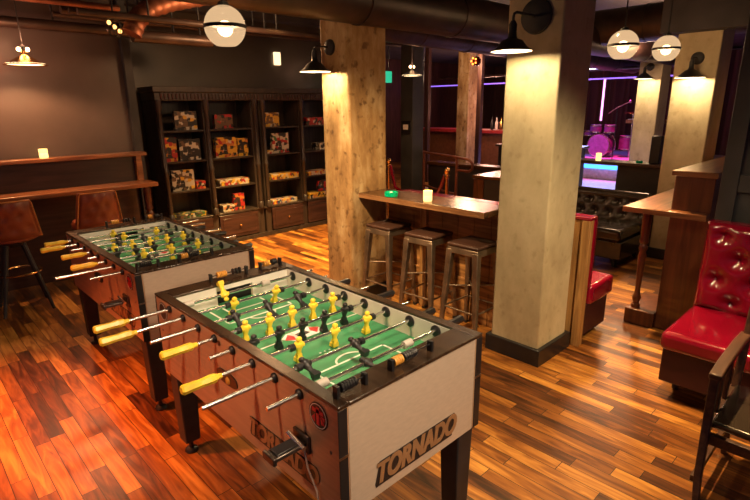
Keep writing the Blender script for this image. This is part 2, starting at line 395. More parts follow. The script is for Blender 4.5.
# ------------------------------------------------------------------ foosball tables
def man_mesh():
    m = MB()
    m.lathe([(.0001, .036), (.006, .0355), (.0098, .031), (.0105, .026), (.009, .021), (.0055, .0175), (.0065, .0155), (.0145, .0125), (.0165, .008), (.0155, 0), (.0145, -.008), (.0115, -.014), (.0085, -.026), (.008, -.036)][::-1], n=12, sx=1, sy=.78)
    m.hexa((-.0105, .0105, -.008, .010), (-.008, .008, -.006, .006), -.068, -.036)
    m.hexa((-.0115, .0115, -.0095, .0125), (-.0115, .0115, -.0085, .010), -.069, -.052)
    m.tube((-.017, 0, 0), (.017, 0, 0), .009)
    m.bm.transform(Matrix.Diagonal((1.3, 1.35, 1.03, 1)))
    return m
man_y = man_mesh().build('player_figure', M['yellow']).data
man_b = man_mesh().build('player_figure', M['black']).data
for o in [o for o in bpy.data.objects if o.name.startswith('player_figure')]: bpy.data.objects.remove(o)
RODY = [.539, .388, .238, .088, -.062, -.212, -.362, -.512]

def build_table(label, loc, rz, rods):
    t = thing('foosball_table', label, 'foosball table', loc, rz, None)
    X, Y, ZB, ZR = .377, .71, .49, .905
    for s in (-1, 1):
        MB().box(min(s*X, s*(X-.042)), max(s*X, s*(X-.042)), -Y, Y, ZB, ZR-.006).build('side_panel', M['side'], t, bevel=.003)
        MB().box(-.335, .335, min(s*Y, s*(Y-.02)), max(s*Y, s*(Y-.02)), ZB, ZR-.006).build('end_panel', M['end'], t)
        # white inner liners
        MB().box(min(s*.335, s*.331), max(s*.335, s*.331), -.6, .6, .8, ZR-.004).build('inner_wall', M['white'], t)
        g = MB()
        for x0, x1, z0, z1 in ((-.331, -.105, .8, ZR-.004), (.105, .331, .8, ZR-.004), (-.105, .105, .875, ZR-.004)):
            g.box(x0, x1, min(s*.6, s*.62), max(s*.6, s*.62), z0, z1)
        g.build('goal_wall', M['white'], t)
        MB().box(-.105, .105, min(s*.622, s*.685), max(s*.622, s*.685), .8, .896).build('goal_pocket', M['opening'], t)
    MB().box(-.331, .331, -.62, .62, .785, .8).build('playfield', M['green'], t, label='green playing surface')
    MB().box(-.335, .335, -.69, .69, .5, .52).build('bottom_board', M['black_matte'], t)
    # markings
    f = MB(); z0, z1 = .8, .8014; lw = .0045
    def ln(x0, y0, x1, y1):
        f.box(min(x0, x1)-lw, max(x0, x1)+lw, min(y0, y1)-lw, max(y0, y1)+lw, z0, z1)
    for s in (-1, 1):
        ln(-.18, s*.34, .18, s*.34); ln(-.18, s*.34, -.18, s*.6); ln(.18, s*.34, .18, s*.6)
        ln(-.11, s*.47, .11, s*.47); ln(-.11, s*.47, -.11, s*.6); ln(.11, s*.47, .11, s*.6)
        for k in range(12):
            a, b = PI*k/12, PI*(k+1)/12
            p = [(.075*math.cos(a), s*(.34-.055*math.sin(a))), (.075*math.cos(b), s*(.34-.055*math.sin(b)))]
            q = [(.066*math.cos(b), s*(.34-.046*math.sin(b))), (.066*math.cos(a), s*(.34-.046*math.sin(a)))]
            f.prism(p+q, z0, z1, 'z')
        for x in [-.30+.6*i/1 for i in (0, 1)]: pass
    for i in range(5): f.box(-.06+i*.024-.004, -.06+i*.024+.004, -.215, -.207, z0, z1)
    for i in range(4): f.box(-.048+i*.024-.004, -.048+i*.024+.004, -.235, -.227, z0, z1)
    ln(-.33, 0, -.115, 0); ln(.115, 0, .33, 0)
    f.build('field_marking', M['line'], t, smooth=False, label='white field lines')
    c = MB().prism([(-.105, .012), (-.06, .045), (.06, .045), (.105, -.012), (.06, -.045), (-.06, -.045)], .8, .8018, 'z').build('center_emblem', M['white'], t, label='white centre emblem with red ends')
    e = MB()
    for s in (-1, 1): MB().prism([(s*.098, s*.008), (s*.058, .036), (s*.046, 0), (s*.058, -.036)], .8018, .8024, 'z').build('emblem_mark', M['red_em'], c, smooth=False)
    MB().box(-.03, .03, -.02, .02, .8018, .8023, rot=(0, 0, .2)).build('emblem_mark', M['handle_b'], c, smooth=False)
    # top rail
    r = MB()
    for s in (-1, 1):
        r.box(min(s*.38, s*.333), max(s*.38, s*.333), -.714, .714, ZR-.006, ZR+.008)
        r.box(-.333, .333, min(s*.598, s*.714), max(s*.598, s*.714), ZR-.006, ZR+.008)
    r.build('top_rail', M['rail'], t, bevel=.003)
    # corner strips, screws, legs
    for sx in (-1, 1):
        for sy in (-1, 1):
            k = MB()
            k.box(min(sx*(X+.003), sx*(X-.034)), max(sx*(X+.003), sx*(X-.034)), min(sy*Y, sy*(Y+.003)), max(sy*Y, sy*(Y+.003)), ZB, ZR-.008)
            cs = k.build('corner_strip', M['black'], t, bevel=.001)
            sm = MB()
            for zz in (.86, .81, .76, .70, .62, .54):
                sm.lathe([(.004, 0), (.003, .0015), (.0001, .002)], (sx*(X-.017), sy*(Y+.0028), zz), 8, 'y', 1, 1)
            sm.build('screw', M['steel'], cs)
            MB().box(min(sx*(X+.003), sx*(X-.036)), max(sx*(X+.003), sx*(X-.036)), min(sy*Y, sy*(Y+.005)), max(sy*Y, sy*(Y+.005)), .722, .731).build('band', M['steel'], cs)
            a, b = X-.012, Y-.012; wd = .102
            hi = (min(sx*a, sx*(a-wd)), max(sx*a, sx*(a-wd)), min(sy*b, sy*(b-wd)), max(sy*b, sy*(b-wd)))
            lo = (min(sx*(a-.008), sx*(a-wd+.012)), max(sx*(a-.008), sx*(a-wd+.012)), min(sy*(b-.008), sy*(b-wd+.012)), max(sy*(b-.008), sy*(b-wd+.012)))
            lg = MB().hexa(lo, hi, .075, .52).build('leg', M['leg_black'], t, bevel=.006)
            cx, cy = (lo[0]+lo[1])/2, (lo[2]+lo[3])/2
            MB().lathe([(.034, 0), (.036, .008), (.03, .018), (.012, .024), (.012, .08)], (cx, cy, 0), 16).build('leg_leveler', M['black'], lg)
    # score counters on the end rails
    def counter(x0, x1, yy, beads):
        cc = MB()
        for x in (x0, x1):
            cc.box(x-.006, x+.006, yy-.012, yy+.012, ZR+.008, ZR+.05)
        cc.tube((x0, yy, ZR+.036), (x1, yy, ZR+.036), .003, n=8)
        cnt = cc.build('score_counter', M['black'], t, bevel=.001)
        for px, mat in beads:
            MB().lathe([(.004, -.0045), (.0155, -.0045), (.0175, 0), (.0155, .0045), (.004, .0045)], (px, yy, ZR+.036), 14, 'x').build('score_bead', mat, cnt)
    B_, O_ = M['black'], M['orange']
    counter(-.10, .11, -.665, [(-.085+.011*i, O_) for i in range(4)] + [(-.035+.011*i, B_) for i in range(6)])
    counter(-.345, -.225, -.665, [(-.325+.011*i, B_) for i in range(6)])
    counter(-.10, .11, .665, [(-.06+.011*i, O_) for i in range(5)] + [(.03+.02*i, B_) for i in range(3)])
    counter(.20, .33, .665, [(.225+.011*i, O_) for i in range(3)] + [(.28+.011*i, B_) for i in range(3)])
    # rods
    for i, (xl, L, hs, cen, sp, ang) in enumerate(rods):
        y = RODY[i]; ye = i in (0, 1, 3, 5); n = [1, 2, 3, 5, 5, 3, 2, 1][i]
        for s in (-1, 1):
            MB().lathe([(.011, 0), (.019, 0), (.019, .008), (.013, .014), (.011, .014)] if s > 0 else [(.011, 0), (.019, 0), (.019, -.008), (.013, -.014), (.011, -.014)], (s*X, y, .875), 14, 'x').build('rod_bearing', M['black'], t)
            MB().lathe([(.011, 0), (.026, 0), (.026, -.006), (.016, -.012), (.011, -.012)] if s > 0 else [(.011, 0), (.026, 0), (.026, .006), (.016, .012), (.011, .012)], (s*.331, y, .872), 16, 'x').build('rod_bearing', M['black'], t)
        ro = MB().tube((xl, 0, 0), (xl+L, 0, 0), .008, n=12).build('rod', M['chrome'], t, loc=(0, y, .875))
        # handle
        hm = M['handle_y'] if ye else M['handle_b']
        x0 = xl-.02 if ye else xl+L+.02; d = 1 if ye else -1
        MB().lathe([(.0001, 0), (.014, .001*d), (.0185, .008*d), (.0175, .03*d), (.0155, .07*d), (.0175, .105*d), (.0165, .125*d), (.011, .135*d), (.0095, .15*d)], (x0, 0, 0), 6, 'x').build('handle', hm, ro, smooth=False)
        # players
        for k in range(n):
            p = bpy.data.objects.new('player_figure', man_y if ye else man_b); COL.objects.link(p); p.parent = ro
            p.location = (cen + (k-(n-1)/2)*sp, 0, 0); p.rotation_euler = (ang, 0, PI if not ye else 0)
            p['label'] = ('yellow' if ye else 'black') + ' player figure'
        # bumpers
        ext = (n-1)/2*sp
        for s in (-1, 1):
            bx = cen + s*(ext+.033)
            if abs(bx) < .325:
                if i in (0, 7):
                    bx = (-.285 if s < 0 else .150)
                    MB().lathe([(.009, -.022), (.0165, -.022), (.0165, .022), (.009, .022)], (bx, 0, 0), 14, 'x').build('bumper', M['sleeve'], ro, label='pale grey end sleeve')
                else:
                    MB().lathe([(.009, -.010), (.0155, -.010), (.0155, .010), (.009, .010)], (bx, 0, 0), 14, 'x').build('bumper', M['black'], ro)
    # side details: badges, ball return, coin slide, name plates (left side and right side alike)
    for s in (-1, 1):
        for yy, zz in ((-.61, .837), (.63, .837)):
            xx = s*(X+.001)
            ring = MB().lathe([(.048, 0), (.048, s*.002), (.0001, s*.002)], (xx, yy, zz), 28, 'x').build('badge', M['black'], t, label='round black and red badge')
            h = MB()
            for k in range(28):
                a, b = 2*PI*k/28, 2*PI*(k+1)/28
                h.prism([(.044*math.cos(a), .044*math.sin(a)), (.044*math.cos(b), .044*math.sin(b)), (.0415*math.cos(b), .0415*math.sin(b)), (.0415*math.cos(a), .0415*math.sin(a))], 0, s*.0008, 'x')
            h.build('badge_ring', M['white'], ring, smooth=False, loc=(xx+s*.002, yy, zz))
            if yy < 0:
                e = MB()
                e.box(-.0004, .0004, -.006, .006, -.024, .024); e.box(-.0004, .0004, -.022, .022, .008, .018)
                e.prism([(-.026, -.016), (-.010, .004), (-.012, -.018)], -.0004, .0004, 'x')
                e.prism([(.026, -.012), (.010, .004), (.012, -.020)], -.0004, .0004, 'x')
                e.prism([(-.027, .004), (-.010, .006), (-.024, -.008)], -.0004, .0004, 'x')
                e.bm.transform(Matrix.Scale(1.35, 4))
                e.build('badge_emblem', M['red_em'], ring, smooth=False, loc=(xx+s*.0028, yy, zz))
        pts = [(.10*math.cos(a)*(.95)+.0, .0) for a in (0,)]
        cup = MB()
        prof = []
        for k in range(20):
            a = 2*PI*k/20; prof.append((.010+.085*math.copysign(abs(math.cos(a))**.7, math.cos(a)), .722+.030*math.copysign(abs(math.sin(a))**.7, math.sin(a))))
        cup.prism(prof, s*X, s*(X+.004), 'x'); cu_ = cup.build('ball_return', M['black'], t, label='black oval ball return opening')
        MB().sphere((s*(X+.004), .0, .715), .017, .5, 1, 1, 12).build('ball', M['orange'], cu_, label='tan ball in the return opening')
        # extra small hole
        MB().lathe([(.012, 0), (.012, s*.002), (.0001, s*.002)], (s*(X+.0005), .055, .865), 14, 'x').build('ball_entry_hole', M['black'], t)
        MB().lathe([(.006, 0), (.005, s*.003), (.0001, s*.004)], (s*(X+.0005), -.665, .728), 12, 'x').build('side_screw', M['steel'], t)
        MB().lathe([(.006, 0), (.005, s*.003), (.0001, s*.004)], (s*(X+.0005), .665, .728), 12, 'x').build('side_screw', M['steel'], t)
    # coin slide (left side only)
    cm = MB().box(-X-.012, -X, -.56, -.47, .665, .735).build('coin_mechanism', M['gunm'], t, bevel=.004, label='chrome coin slide')
    MB().box(-X-.13, -X-.008, -.545, -.485, .690, .706).build('slide_tray', M['gunm'], cm, bevel=.003)
    MB().box(-X-.12, -X-.02, -.538, -.492, .706, .712).build('slide_insert', M['black'], cm, bevel=.002)
    MB().box(-X-.142, -X-.128, -.55, -.48, .682, .712).build('push_bar', M['gunm'], cm, bevel=.004)
    MB().tube((-X-.03, -.56, .70), (-X-.03, -.47, .72), .010).build('slide_roller', M['chrome'], cm)
    pl = [(-.62, .03), (-.60, .075), (-.10, .075), (.0, .0)]
    # name plates: slanted black plaque with raised bronze letters
    def plate(mtx, w_, hgt):
        k = MB().prism([(-w_/2-.006, -hgt/2), (w_/2-.018, -hgt/2), (w_/2+.004, hgt/2-.012), (w_/2-.004, hgt/2), (-w_/2+.012, hgt/2), (-w_/2-.010, -hgt/2+.012)], -.001, .0015, 'z').build('name_plate', M['black'], t, smooth=False, label='slanted black name plate')
        k.data.transform(mtx)
        text_mesh('lettering', 'TORNADO', M['letter'], k, hgt*1.2, mtx @ Matrix.Translation((-.004, 0, .0022)), .0012, .0028, .22, (w_-.035)/(hgt*1.2*4.5), (-.003, 0, .003))
        return k
    Rend = Matrix.Rotation(PI/2, 4, 'X')
    plate(Matrix.Translation((0, -Y-.001, .575)) @ Rend, .43, .095)
    plate(Matrix.Translation((0, Y+.001, .575)) @ Matrix.Rotation(PI, 4, 'Z') @ Rend, .43, .095)
    plate(Matrix.Translation((-X-.001, -.375, .583)) @ Matrix.Rotation(-PI/2, 4, 'Z') @ Rend, .43, .085)
    plate(Matrix.Translation((X+.001, .375, .583)) @ Matrix.Rotation(PI/2, 4, 'Z') @ Rend, .43, .085)
    return t
AX = 1.240
#        left end x   length  handle  centre offset, spacing, tilt
rodsA = [(.545-AX, 1.16, 1, 1.146-AX, .19, 2.5), (.525-AX, 1.17, 1, 1.237-AX, .242, .35), (.655-AX, 1.06, 0, 1.215-AX, .175, .9),
         (.655-AX, 1.08, 1, 1.249-AX, .122, .05), (.762-AX, .99, 0, 1.20-AX, .122, -.15), (.605-AX, 1.12, 1, 1.26-AX, .187, .1),
         (.586-AX, 1.13, 0, 1.12-AX, .245, 1.2), (.733-AX, 1.00, 0, 1.168-AX, .185, 1.5)]
tA = build_table('large foosball table in the foreground with green playfield showing', (AX, 1.787, 0), 0, rodsA)
for ch in [o for o in bpy.data.objects if o.parent == tA and o.name.startswith('coin_mechanism')]:
    MB().path([(-.392, -.535, .70), (-.396, -.56, .62), (-.392, -.60, .55), (-.386, -.62, .40), (-.384, -.63, .33)], .0035).build('cord', M['white_cord'], ch, label='thin pale cord')
BX = 1.283
rodsB = [(.745-BX, 1.13, 1, -.10, .19, .5), (.69-BX, 1.16, 1, .05, .242, .2), (.82-BX, .95, 0, .02, .175, .6),
         (.745-BX, 1.10, 1, .01, .122, -.1), (.84-BX, .95, 0, -.02, .122, .2), (.725-BX, 1.08, 1, .04, .187, .1),
         (.592-BX, 1.13, 0, -.05, .245, -.4), (.725-BX, 1.02, 0, 0, .185, .8)]
tB = build_table('second foosball table behind the foreground one, close to the bookcase', (BX, 3.61, 0), 0, rodsB)

# ------------------------------------------------------------------ bar counter, stools
t = thing('bar_counter', 'wooden drink counter between the weathered and pale columns', 'counter', (3.25, 2.73, 0))
MB().box(-.195, .15, -.665, .672, 1.005, 1.05).build('countertop', M['counter'], t, bevel=.006)
MB().box(-.199, -.193, -.665, .672, 1.007, 1.047).build('edge_band', M['edge'], t)
p = MB()
for k in range(8):
    y0 = -.66+k*.166; p.box(.17, .195, y0, y0+.162, .0, 1.0)
p.build('back_panel', M['rustic'], t, bevel=.003)
for y in (-.62, 0.20): MB().box(.14, .168, y-.035, y+.035, 0, 1.005).build('support_post', M['oak'], t, bevel=.005)
MB().box(.145, .168, -.66, .66, .30, .38).build('foot_rail', M['rustic'], t, bevel=.004)

def stool(label, x, y, rz):
    t = thing('bar_stool', label, 'bar stool', (x, y, 0), rz, None)
    s = MB().box(-.148, .148, -.148, .148, .75, .78).build('seat', M['seatwood'], t, bevel=.012, seg=3)
    f = MB().hexa((-.150, .150, -.150, .150), (-.142, .142, -.142, .142), .70, .75).build('seat_frame', M['gun'], t, bevel=.006)
    for sx in (-1, 1):
        for sy in (-1, 1):
            def rect(cx, cy, w_): return (cx-w_, cx+w_, cy-w_, cy+w_)
            g = MB().hexa(rect(sx*.172, sy*.172, .014), rect(sx*.122, sy*.122, .027), .02, .73).build('leg', M['gun'], t, bevel=.006)
            MB().box(sx*.172-.016, sx*.172+.016, sy*.172-.016, sy*.172+.016, 0, .02).build('foot_cap', M['black'], g)
    for z, r in ((.25, .155), (.42, .142)):
        b = MB()
        if z < .3:
            for s_ in (-1, 1): b.tube((-r, s_*r, z), (r, s_*r, z), .008); b.tube((s_*r, -r, z), (s_*r, r, z), .008)
        else: b.tube((-r, -r, z), (r, r, z), .007); b.tube((-r, r, z), (r, -r, z), .007)
        b.build('brace', M['gun'], t)
    return t
s0 = stool('metal bar stool with wooden seat next to the weathered column, leftmost of three', 3.20, 3.17, 0)
s1 = copy_tree(s0); s1.location = (3.20, 2.70, 0); s1.rotation_euler[2] = .04; s1['label'] = 'metal bar stool with wooden seat, middle one of the three at the counter'
s2 = copy_tree(s0); s2.location = (3.20, 2.245, 0); s2.rotation_euler[2] = -.02; s2['label'] = 'metal bar stool with wooden seat nearest the pale concrete column'
for s in (s0, s1, s2): s['group'] = 'metal stools along the wooden counter'

# candles
def candle(label, x, y, z, mat, r=.034, h=.085, cat='candle holder'):
    t = thing('candle_holder', label, cat, (x, y, z))
    MB().lathe([(r*.9, 0), (r, .006), (r, h*.5), (r*.93, h*.55), (r, h*.6), (r*1.02, h), (r*.88, h), (r*.85, h*.75), (.0001, h*.72)], n=20).build('glass_cup', mat, t)
    MB().lathe([(.012, 0), (.012, .012), (.0001, .012)], (0, 0, h*.725), 12).build('wax', M['white'], t)
    return t
candle('yellow glowing candle glass on the wooden counter behind the stools', 3.152, 2.677, 1.05, M['candle_glow'], .036, .085)
t = candle('low green glass candle dish on the counter near the weathered column', 3.11, 3.05, 1.05, M['green_glass'], .058, .04)
candle('small lit candle glass on the upper ledge of the left wall bar', 1.215, 6.13, 1.328, M['candle_glow'], .04, .09)
light('candle_light', 'POINT', (3.19, 2.64, 1.2), 2.0, (1, .6, .2), .03)

# ------------------------------------------------------------------ red booth behind the counter
t = thing('booth_bench', 'red vinyl booth bench with honey oak end frame behind the pale concrete column', 'bench', (3.6, 2.42, 0))
MB().box(.0, .055, -.90, .97, 0, .985).build('back_frame', M['oak'], t, bevel=.006)
MB().box(-.02, .0, -.90, -.84, .0, .985).build('frame_post', M['oak'], t, bevel=.004)
MB().box(-.02, .10, -.905, .97, .985, 1.01).build('cap_rail', M['red_vinyl'], t, bevel=.008)
MB().box(.058, .15, -.895, .97, .43, 1.0).build('backrest', M['red_vinyl'], t, bevel=.03, seg=3)
MB().box(.14, .56, -.90, .97, .29, .45).build('seat', M['red_vinyl'], t, bevel=.03, seg=3)
MB().box(.06, .50, -.88, .95, .05, .30).build('base', M['red_dark'], t, bevel=.006)
for y in (-.8, .9):
    MB().lathe([(.03, 0), (.034, .02), (.025, .05), (.02, .06)], (.42, y, 0), 12).build('foot', M['black'], t)

# ------------------------------------------------------------------ half wall with two ledges
t = thing('bar_ledge', 'two-level red brown wooden bar ledge running back to the right column', 'bar ledge', (4.35, 1.1, 0))
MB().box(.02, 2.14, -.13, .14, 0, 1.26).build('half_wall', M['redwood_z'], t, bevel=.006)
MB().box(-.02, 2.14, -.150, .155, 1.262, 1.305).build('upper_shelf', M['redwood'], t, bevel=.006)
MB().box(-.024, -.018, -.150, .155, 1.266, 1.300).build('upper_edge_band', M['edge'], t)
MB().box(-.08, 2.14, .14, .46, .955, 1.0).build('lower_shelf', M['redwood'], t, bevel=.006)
MB().box(-.08, .018, -.13, .14, .955, 1.0).build('lower_shelf_return', M['redwood'], t, bevel=.006)
MB().box(-.086, -.079, -.13, .46, .958, .997).build('lower_edge_band', M['edge'], t)
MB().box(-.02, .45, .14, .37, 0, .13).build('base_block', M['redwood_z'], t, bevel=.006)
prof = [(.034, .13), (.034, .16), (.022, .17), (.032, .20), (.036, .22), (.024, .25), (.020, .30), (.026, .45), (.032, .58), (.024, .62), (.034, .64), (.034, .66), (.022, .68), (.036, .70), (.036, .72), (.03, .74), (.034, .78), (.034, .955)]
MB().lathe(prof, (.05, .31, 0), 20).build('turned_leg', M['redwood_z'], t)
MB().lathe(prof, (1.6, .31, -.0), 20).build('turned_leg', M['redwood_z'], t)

# ------------------------------------------------------------------ right red banquette
def tufted(name, mat, parent, w_, h_, nx, nz, depth, puff, mtx, offset=True):
    """a buttoned panel: w_ wide, h_ high, front towards -x"""
    bm = bmesh.new(); NU, NV = nx*12, nz*12
    btn = []
    for j in range(nz+1):
        for i in range(nx+1):
            u = (i+(.5 if (j % 2 and offset) else 0))/nx; v = (j+.5)/(nz+.0)
            if 0.02 < u < .98 and .02 < v < .98: btn.append((u*w_, v*h_))
    grid = []
    for a in range(NU+1):
        rw = []
        for b in range(NV+1):
            u, v = w_*a/NU, h_*b/NV
            d = min([math.hypot(u-p, v-q) for p, q in btn] or [1]); s = w_/nx*.5
            k = min(1, d/s); z = puff*(math.sin(k*PI/2)**.8)
            e = min(u, w_-u, v, h_-v); z *= min(1, (e/(s*.45)))**.5 if e > 0 else 0
            rw.append(bm.verts.new((-z, u, v)))
        grid.append(rw)
    for a in range(NU):
        for b in range(NV): bm.faces.new((grid[a][b], grid[a+1][b], grid[a+1][b+1], grid[a][b+1]))
    r = bmesh.ops.extrude_face_region(bm, geom=bm.faces[:])
    for v in [q for q in r['geom'] if isinstance(q, bmesh.types.BMVert)]: v.co.x = depth
    m = MB(); m.bm.free(); m.bm = bm; bm.transform(mtx)
    o = m.build(name, mat, parent)
    bb = MB()
    for p, q in btn: bb.sphere((-.004, p, q), .011, 1, 1, 1, 8)
    bb.bm.transform(mtx); bb.build('button', mat, o)
    return o
t = thing('banquette', 'glossy red button-tufted banquette against the dark panelled wall at right', 'bench', (3.25, .88, 0))
MB().box(0, .66, -1.3, 0, .33, .45).build('seat_cushion', M['red_vinyl'], t, bevel=.035, seg=4)
MB().box(.02, .70, -1.28, -.02, .12, .34).build('base', M['red_dark'], t, bevel=.008)
tufted('backrest', M['red_vinyl'], t, 1.3, .60, 6, 4, .12, .07, Matrix.Translation((.66, -1.3, .43)) @ Matrix.Rotation(.05, 4, 'Y'))
for x, y in ((.2, -.08), (.6, -.08), (.2, -1.2), (.6, -1.2)):
    g = MB().box(x-.02, x+.02, y-.02, y+.02, .055, .122).build('caster', M['black'], t)
    MB().lathe([(.012, -.014), (.03, -.014), (.033, 0), (.03, .014), (.012, .014)], (x, y, .033), 16, 'y').build('wheel', M['black'], g)

# ------------------------------------------------------------------ foreground armchair
t = thing('armchair', 'dark wooden armchair cropped at the bottom right corner', 'chair', (2.44, .14, 0))
for s, yy in ((1, .28), (-1, -.24)):
    # front post raked forward, arm, back post
    MB().path([(-.01, yy, .655), (-.03, yy-.005, .45), (-.10, yy-.02*s, .2), (-.17, yy-.05*s, 0)], [.024, .024, .021, .018], 4).build('leg', M['darkchair'], t, bevel=.004, smooth=False)
    MB().path([(.56, yy-.01, 1.02), (.50, yy-.01, .66), (.45, yy-.01, .42), (.50, yy-.01, 0)], [.02, .024, .024, .02], 4).build('leg', M['darkchair'], t, bevel=.004, smooth=False)
    MB().prism([(-.035, .645), (-.035, .672), (.10, .690), (.36, .700), (.52, .690), (.52, .665), (.36, .672), (.10, .66)], yy-.028, yy+.022, 'y').build('armrest', M['darkchair'], t, bevel=.006)
    MB().box(-.02, .46, yy-.012, yy+.012, .36, .42).build('seat_rail', M['darkchair'], t, bevel=.003)
    MB().box(-.09, .46, yy-.012, yy+.012, .16, .19).build('stretcher', M['darkchair'], t, bevel=.003)
    sl = MB()
    for k in range(2): sl.box(.12+.15*k, .16+.15*k, yy-.008, yy+.008, .42, .67)
    sl.build('arm_spindle', M['darkchair'], t, bevel=.002)
MB().box(.0, .46, -.25, .27, .40, .435).build('seat', M['black_leather'], t, bevel=.012)
MB().box(-.04, -.01, -.24, .28, .34, .39).build('front_rail', M['darkchair'], t, bevel=.003)
MB().box(.535, .56, -.24, .27, .90, 1.02).build('top_rail', M['darkchair'], t, bevel=.006)

# ------------------------------------------------------------------ black tufted sofa and ledge behind it
t = thing('chesterfield_sofa', 'black button-tufted leather sofa between the columns', 'sofa', (5.75, 2.07, 0))
MB().box(0, .72, .0, 1.4, .10, .30).build('base', M['black_leather'], t, bevel=.01)
MB().box(-.02, .62, .02, .69, .30, .44).build('seat_cushion', M['black_leather'], t, bevel=.04, seg=3)
MB().box(-.02, .62, .71, 1.38, .30, .44).build('seat_cushion', M['black_leather'], t, bevel=.04, seg=3)
tufted('backrest', M['black_leather'], t, 1.4, .42, 8, 3, .14, .05, Matrix.Translation((.62, 0, .30)) @ Matrix.Rotation(.25, 4, 'Y'))
MB().tube((.74, 0, .70), (.74, 1.4, .70), .07, n=16).build('back_roll', M['black_leather'], t, bevel=.02)
for x in (.06, .66):
    for y in (.08, 1.32): MB().lathe([(.02, 0), (.03, .05), (.035, .1)], (x, y, 0), 10).build('foot', M['black'], t)
t = thing('drink_rail', 'narrow dark drink rail on a low wall behind the black sofa', 'counter', (7.0, 2.05, 0))
MB().box(-.12, .2, 0, 2.0, 1.02, 1.06).build('rail_top', M['seatwood'], t, bevel=.005)
for k in range(1): MB().box(.0, .05, 1.90, 1.95, 0, 1.02).build('support_post', M['black_matte'], t)
MB().box(-.05, .1, 0, .62, 0, 1.02).build('low_wall', M['wall_dark'], t)
candle('small lit candle on the dark drink rail in front of the stage', 6.95, 2.93, 1.06, M['candle_glow'], .035, .10)
candle('green candle glass on the dark drink rail behind the sofa', 6.98, 2.42, 1.06, M['green_glass'], .04, .03)
t = MB().box(7.0, 7.1, 2.20, 2.32, 1.06, 1.40).build('speaker', M['black'], None, bevel=.01); tag(t, 'small black speaker box on drink rail beside the right column', 'speaker')

# ------------------------------------------------------------------ left wall bar
t = thing('wall_bar', 'two-level reddish wooden wall bar along the left wall', 'bar ledge', (0, 6.0, 0))
MB().box(-3.0, 2.20, -.2, .12, .965, 1.01).build('lower_shelf', M['redwood'], t, bevel=.008)
MB().box(-3.0, 2.10, .115, .14, 1.01, 1.29).build('riser_panel', M['drawer'], t)
MB().box(-3.0, 2.20, .03, .22, 1.29, 1.328).build('upper_shelf', M['redwood'], t, bevel=.006)
MB().box(2.08, 2.14, .04, .14, 1.01, 1.29).build('end_bracket', M['redwood'], t, bevel=.004)
MB().box(-3.0, 2.10, .22, .27, 0, .965).build('wainscot', M['drawer'], t)
prof2 = [(r*1.15, h*.965/.955) for r, h in prof]; prof2[0] = (.036, 0)
MB().lathe(prof2, (2.10, -.10, 0), 20).build('turned_leg', M['redwood_z'], t)
MB().lathe(prof2, (-.6, -.10, 0), 20).build('turned_leg', M['redwood_z'], t)
MB().box(2.02, 2.16, -.15, -.05, .0, .10).build('leg_block', M['redwood_z'], t)

# left bar stools with buttoned backs
def barstool(label, x, y, rz):
    t = thing('upholstered_bar_stool', label, 'bar stool', (x, y, 0), rz)
    # tapered back: wide at base, narrower on top, slightly curved
    bm = bmesh.new(); g = []
    for a in range(25):
        rw = []
        for b in range(15):
            u = a/24*2-1; v = b/14
            wd = .205-.045*v; x_ = u*wd; z = .70+.34*v
            y_ = -.22 - .05*v + .05*u*u
            btn = min(math.hypot((u-p)*.2, (v-q)*.34) for p, q in ((-.6, .3), (0, .3), (.6, .3), (-.3, .62), (.3, .62), (-.6, .9), (0, .9), (.6, .9)))
            e = min(1-abs(u), v, 1-v); pf = .022*min(1, btn/.05)**.6*min(1, max(e, 0)/.12)**.5
            rw.append(bm.verts.new((x_, y_-pf, z)))
        g.append(rw)
    for a in range(24):
        for b in range(14): bm.faces.new((g[a][b], g[a+1][b], g[a+1][b+1], g[a][b+1]))
    r = bmesh.ops.extrude_face_region(bm, geom=bm.faces[:])
    for v in [q for q in r['geom'] if isinstance(q, bmesh.types.BMVert)]: v.co.y += .05
    m = MB(); m.bm.free(); m.bm = bm; bk = m.build('backrest', M['tan_leather'], t)
    pts = [(-.205, -.20, .71)] + [(-.162, -.25+.0, 1.02), (-.15, -.25, 1.04), (0, -.285, 1.045), (.15, -.25, 1.04), (.162, -.25, 1.02)] + [(.205, -.20, .71)]
    MB().path(pts, .006, 6).build('piping', M['piping'], bk)
    MB().lathe([(.0001, .66), (.17, .66), (.2, .675), (.205, .72), (.19, .745), (.0001, .755)], n=28).build('seat', M['tan_leather'], t)
    MB().lathe([(.05, .60), (.12, .64), (.12, .66)], n=20).build('swivel_plate', M['black'], t)
    for k in range(4):
        a = PI/4+k*PI/2; c_, s_ = math.cos(a), math.sin(a)
        MB().path([(c_*.09, s_*.09, .64), (c_*.17, s_*.17, .35), (c_*.27, s_*.27, 0)], [.02, .019, .013], 8).build('leg', M['black_matte'], t)
    rg = MB(); q = [(.175*math.cos(2*PI*i/28), .175*math.sin(2*PI*i/28), .36) for i in range(29)]
    rg.path(q, .009, 8).build('foot_ring', M['brass'], t, label='brass foot ring')
    return t
b0 = barstool('rust leather bar stool at the wall bar, behind the farther foosball table', 1.43, 5.55, 0)
b1 = copy_tree(b0); b1.location = (.74, 5.55, 0); b1.rotation_euler[2] = -.06; b1['label'] = 'rust leather bar stool at the wall bar, cropped at the left edge'
for b in (b0, b1): b['group'] = 'rust leather stools at the wall bar'

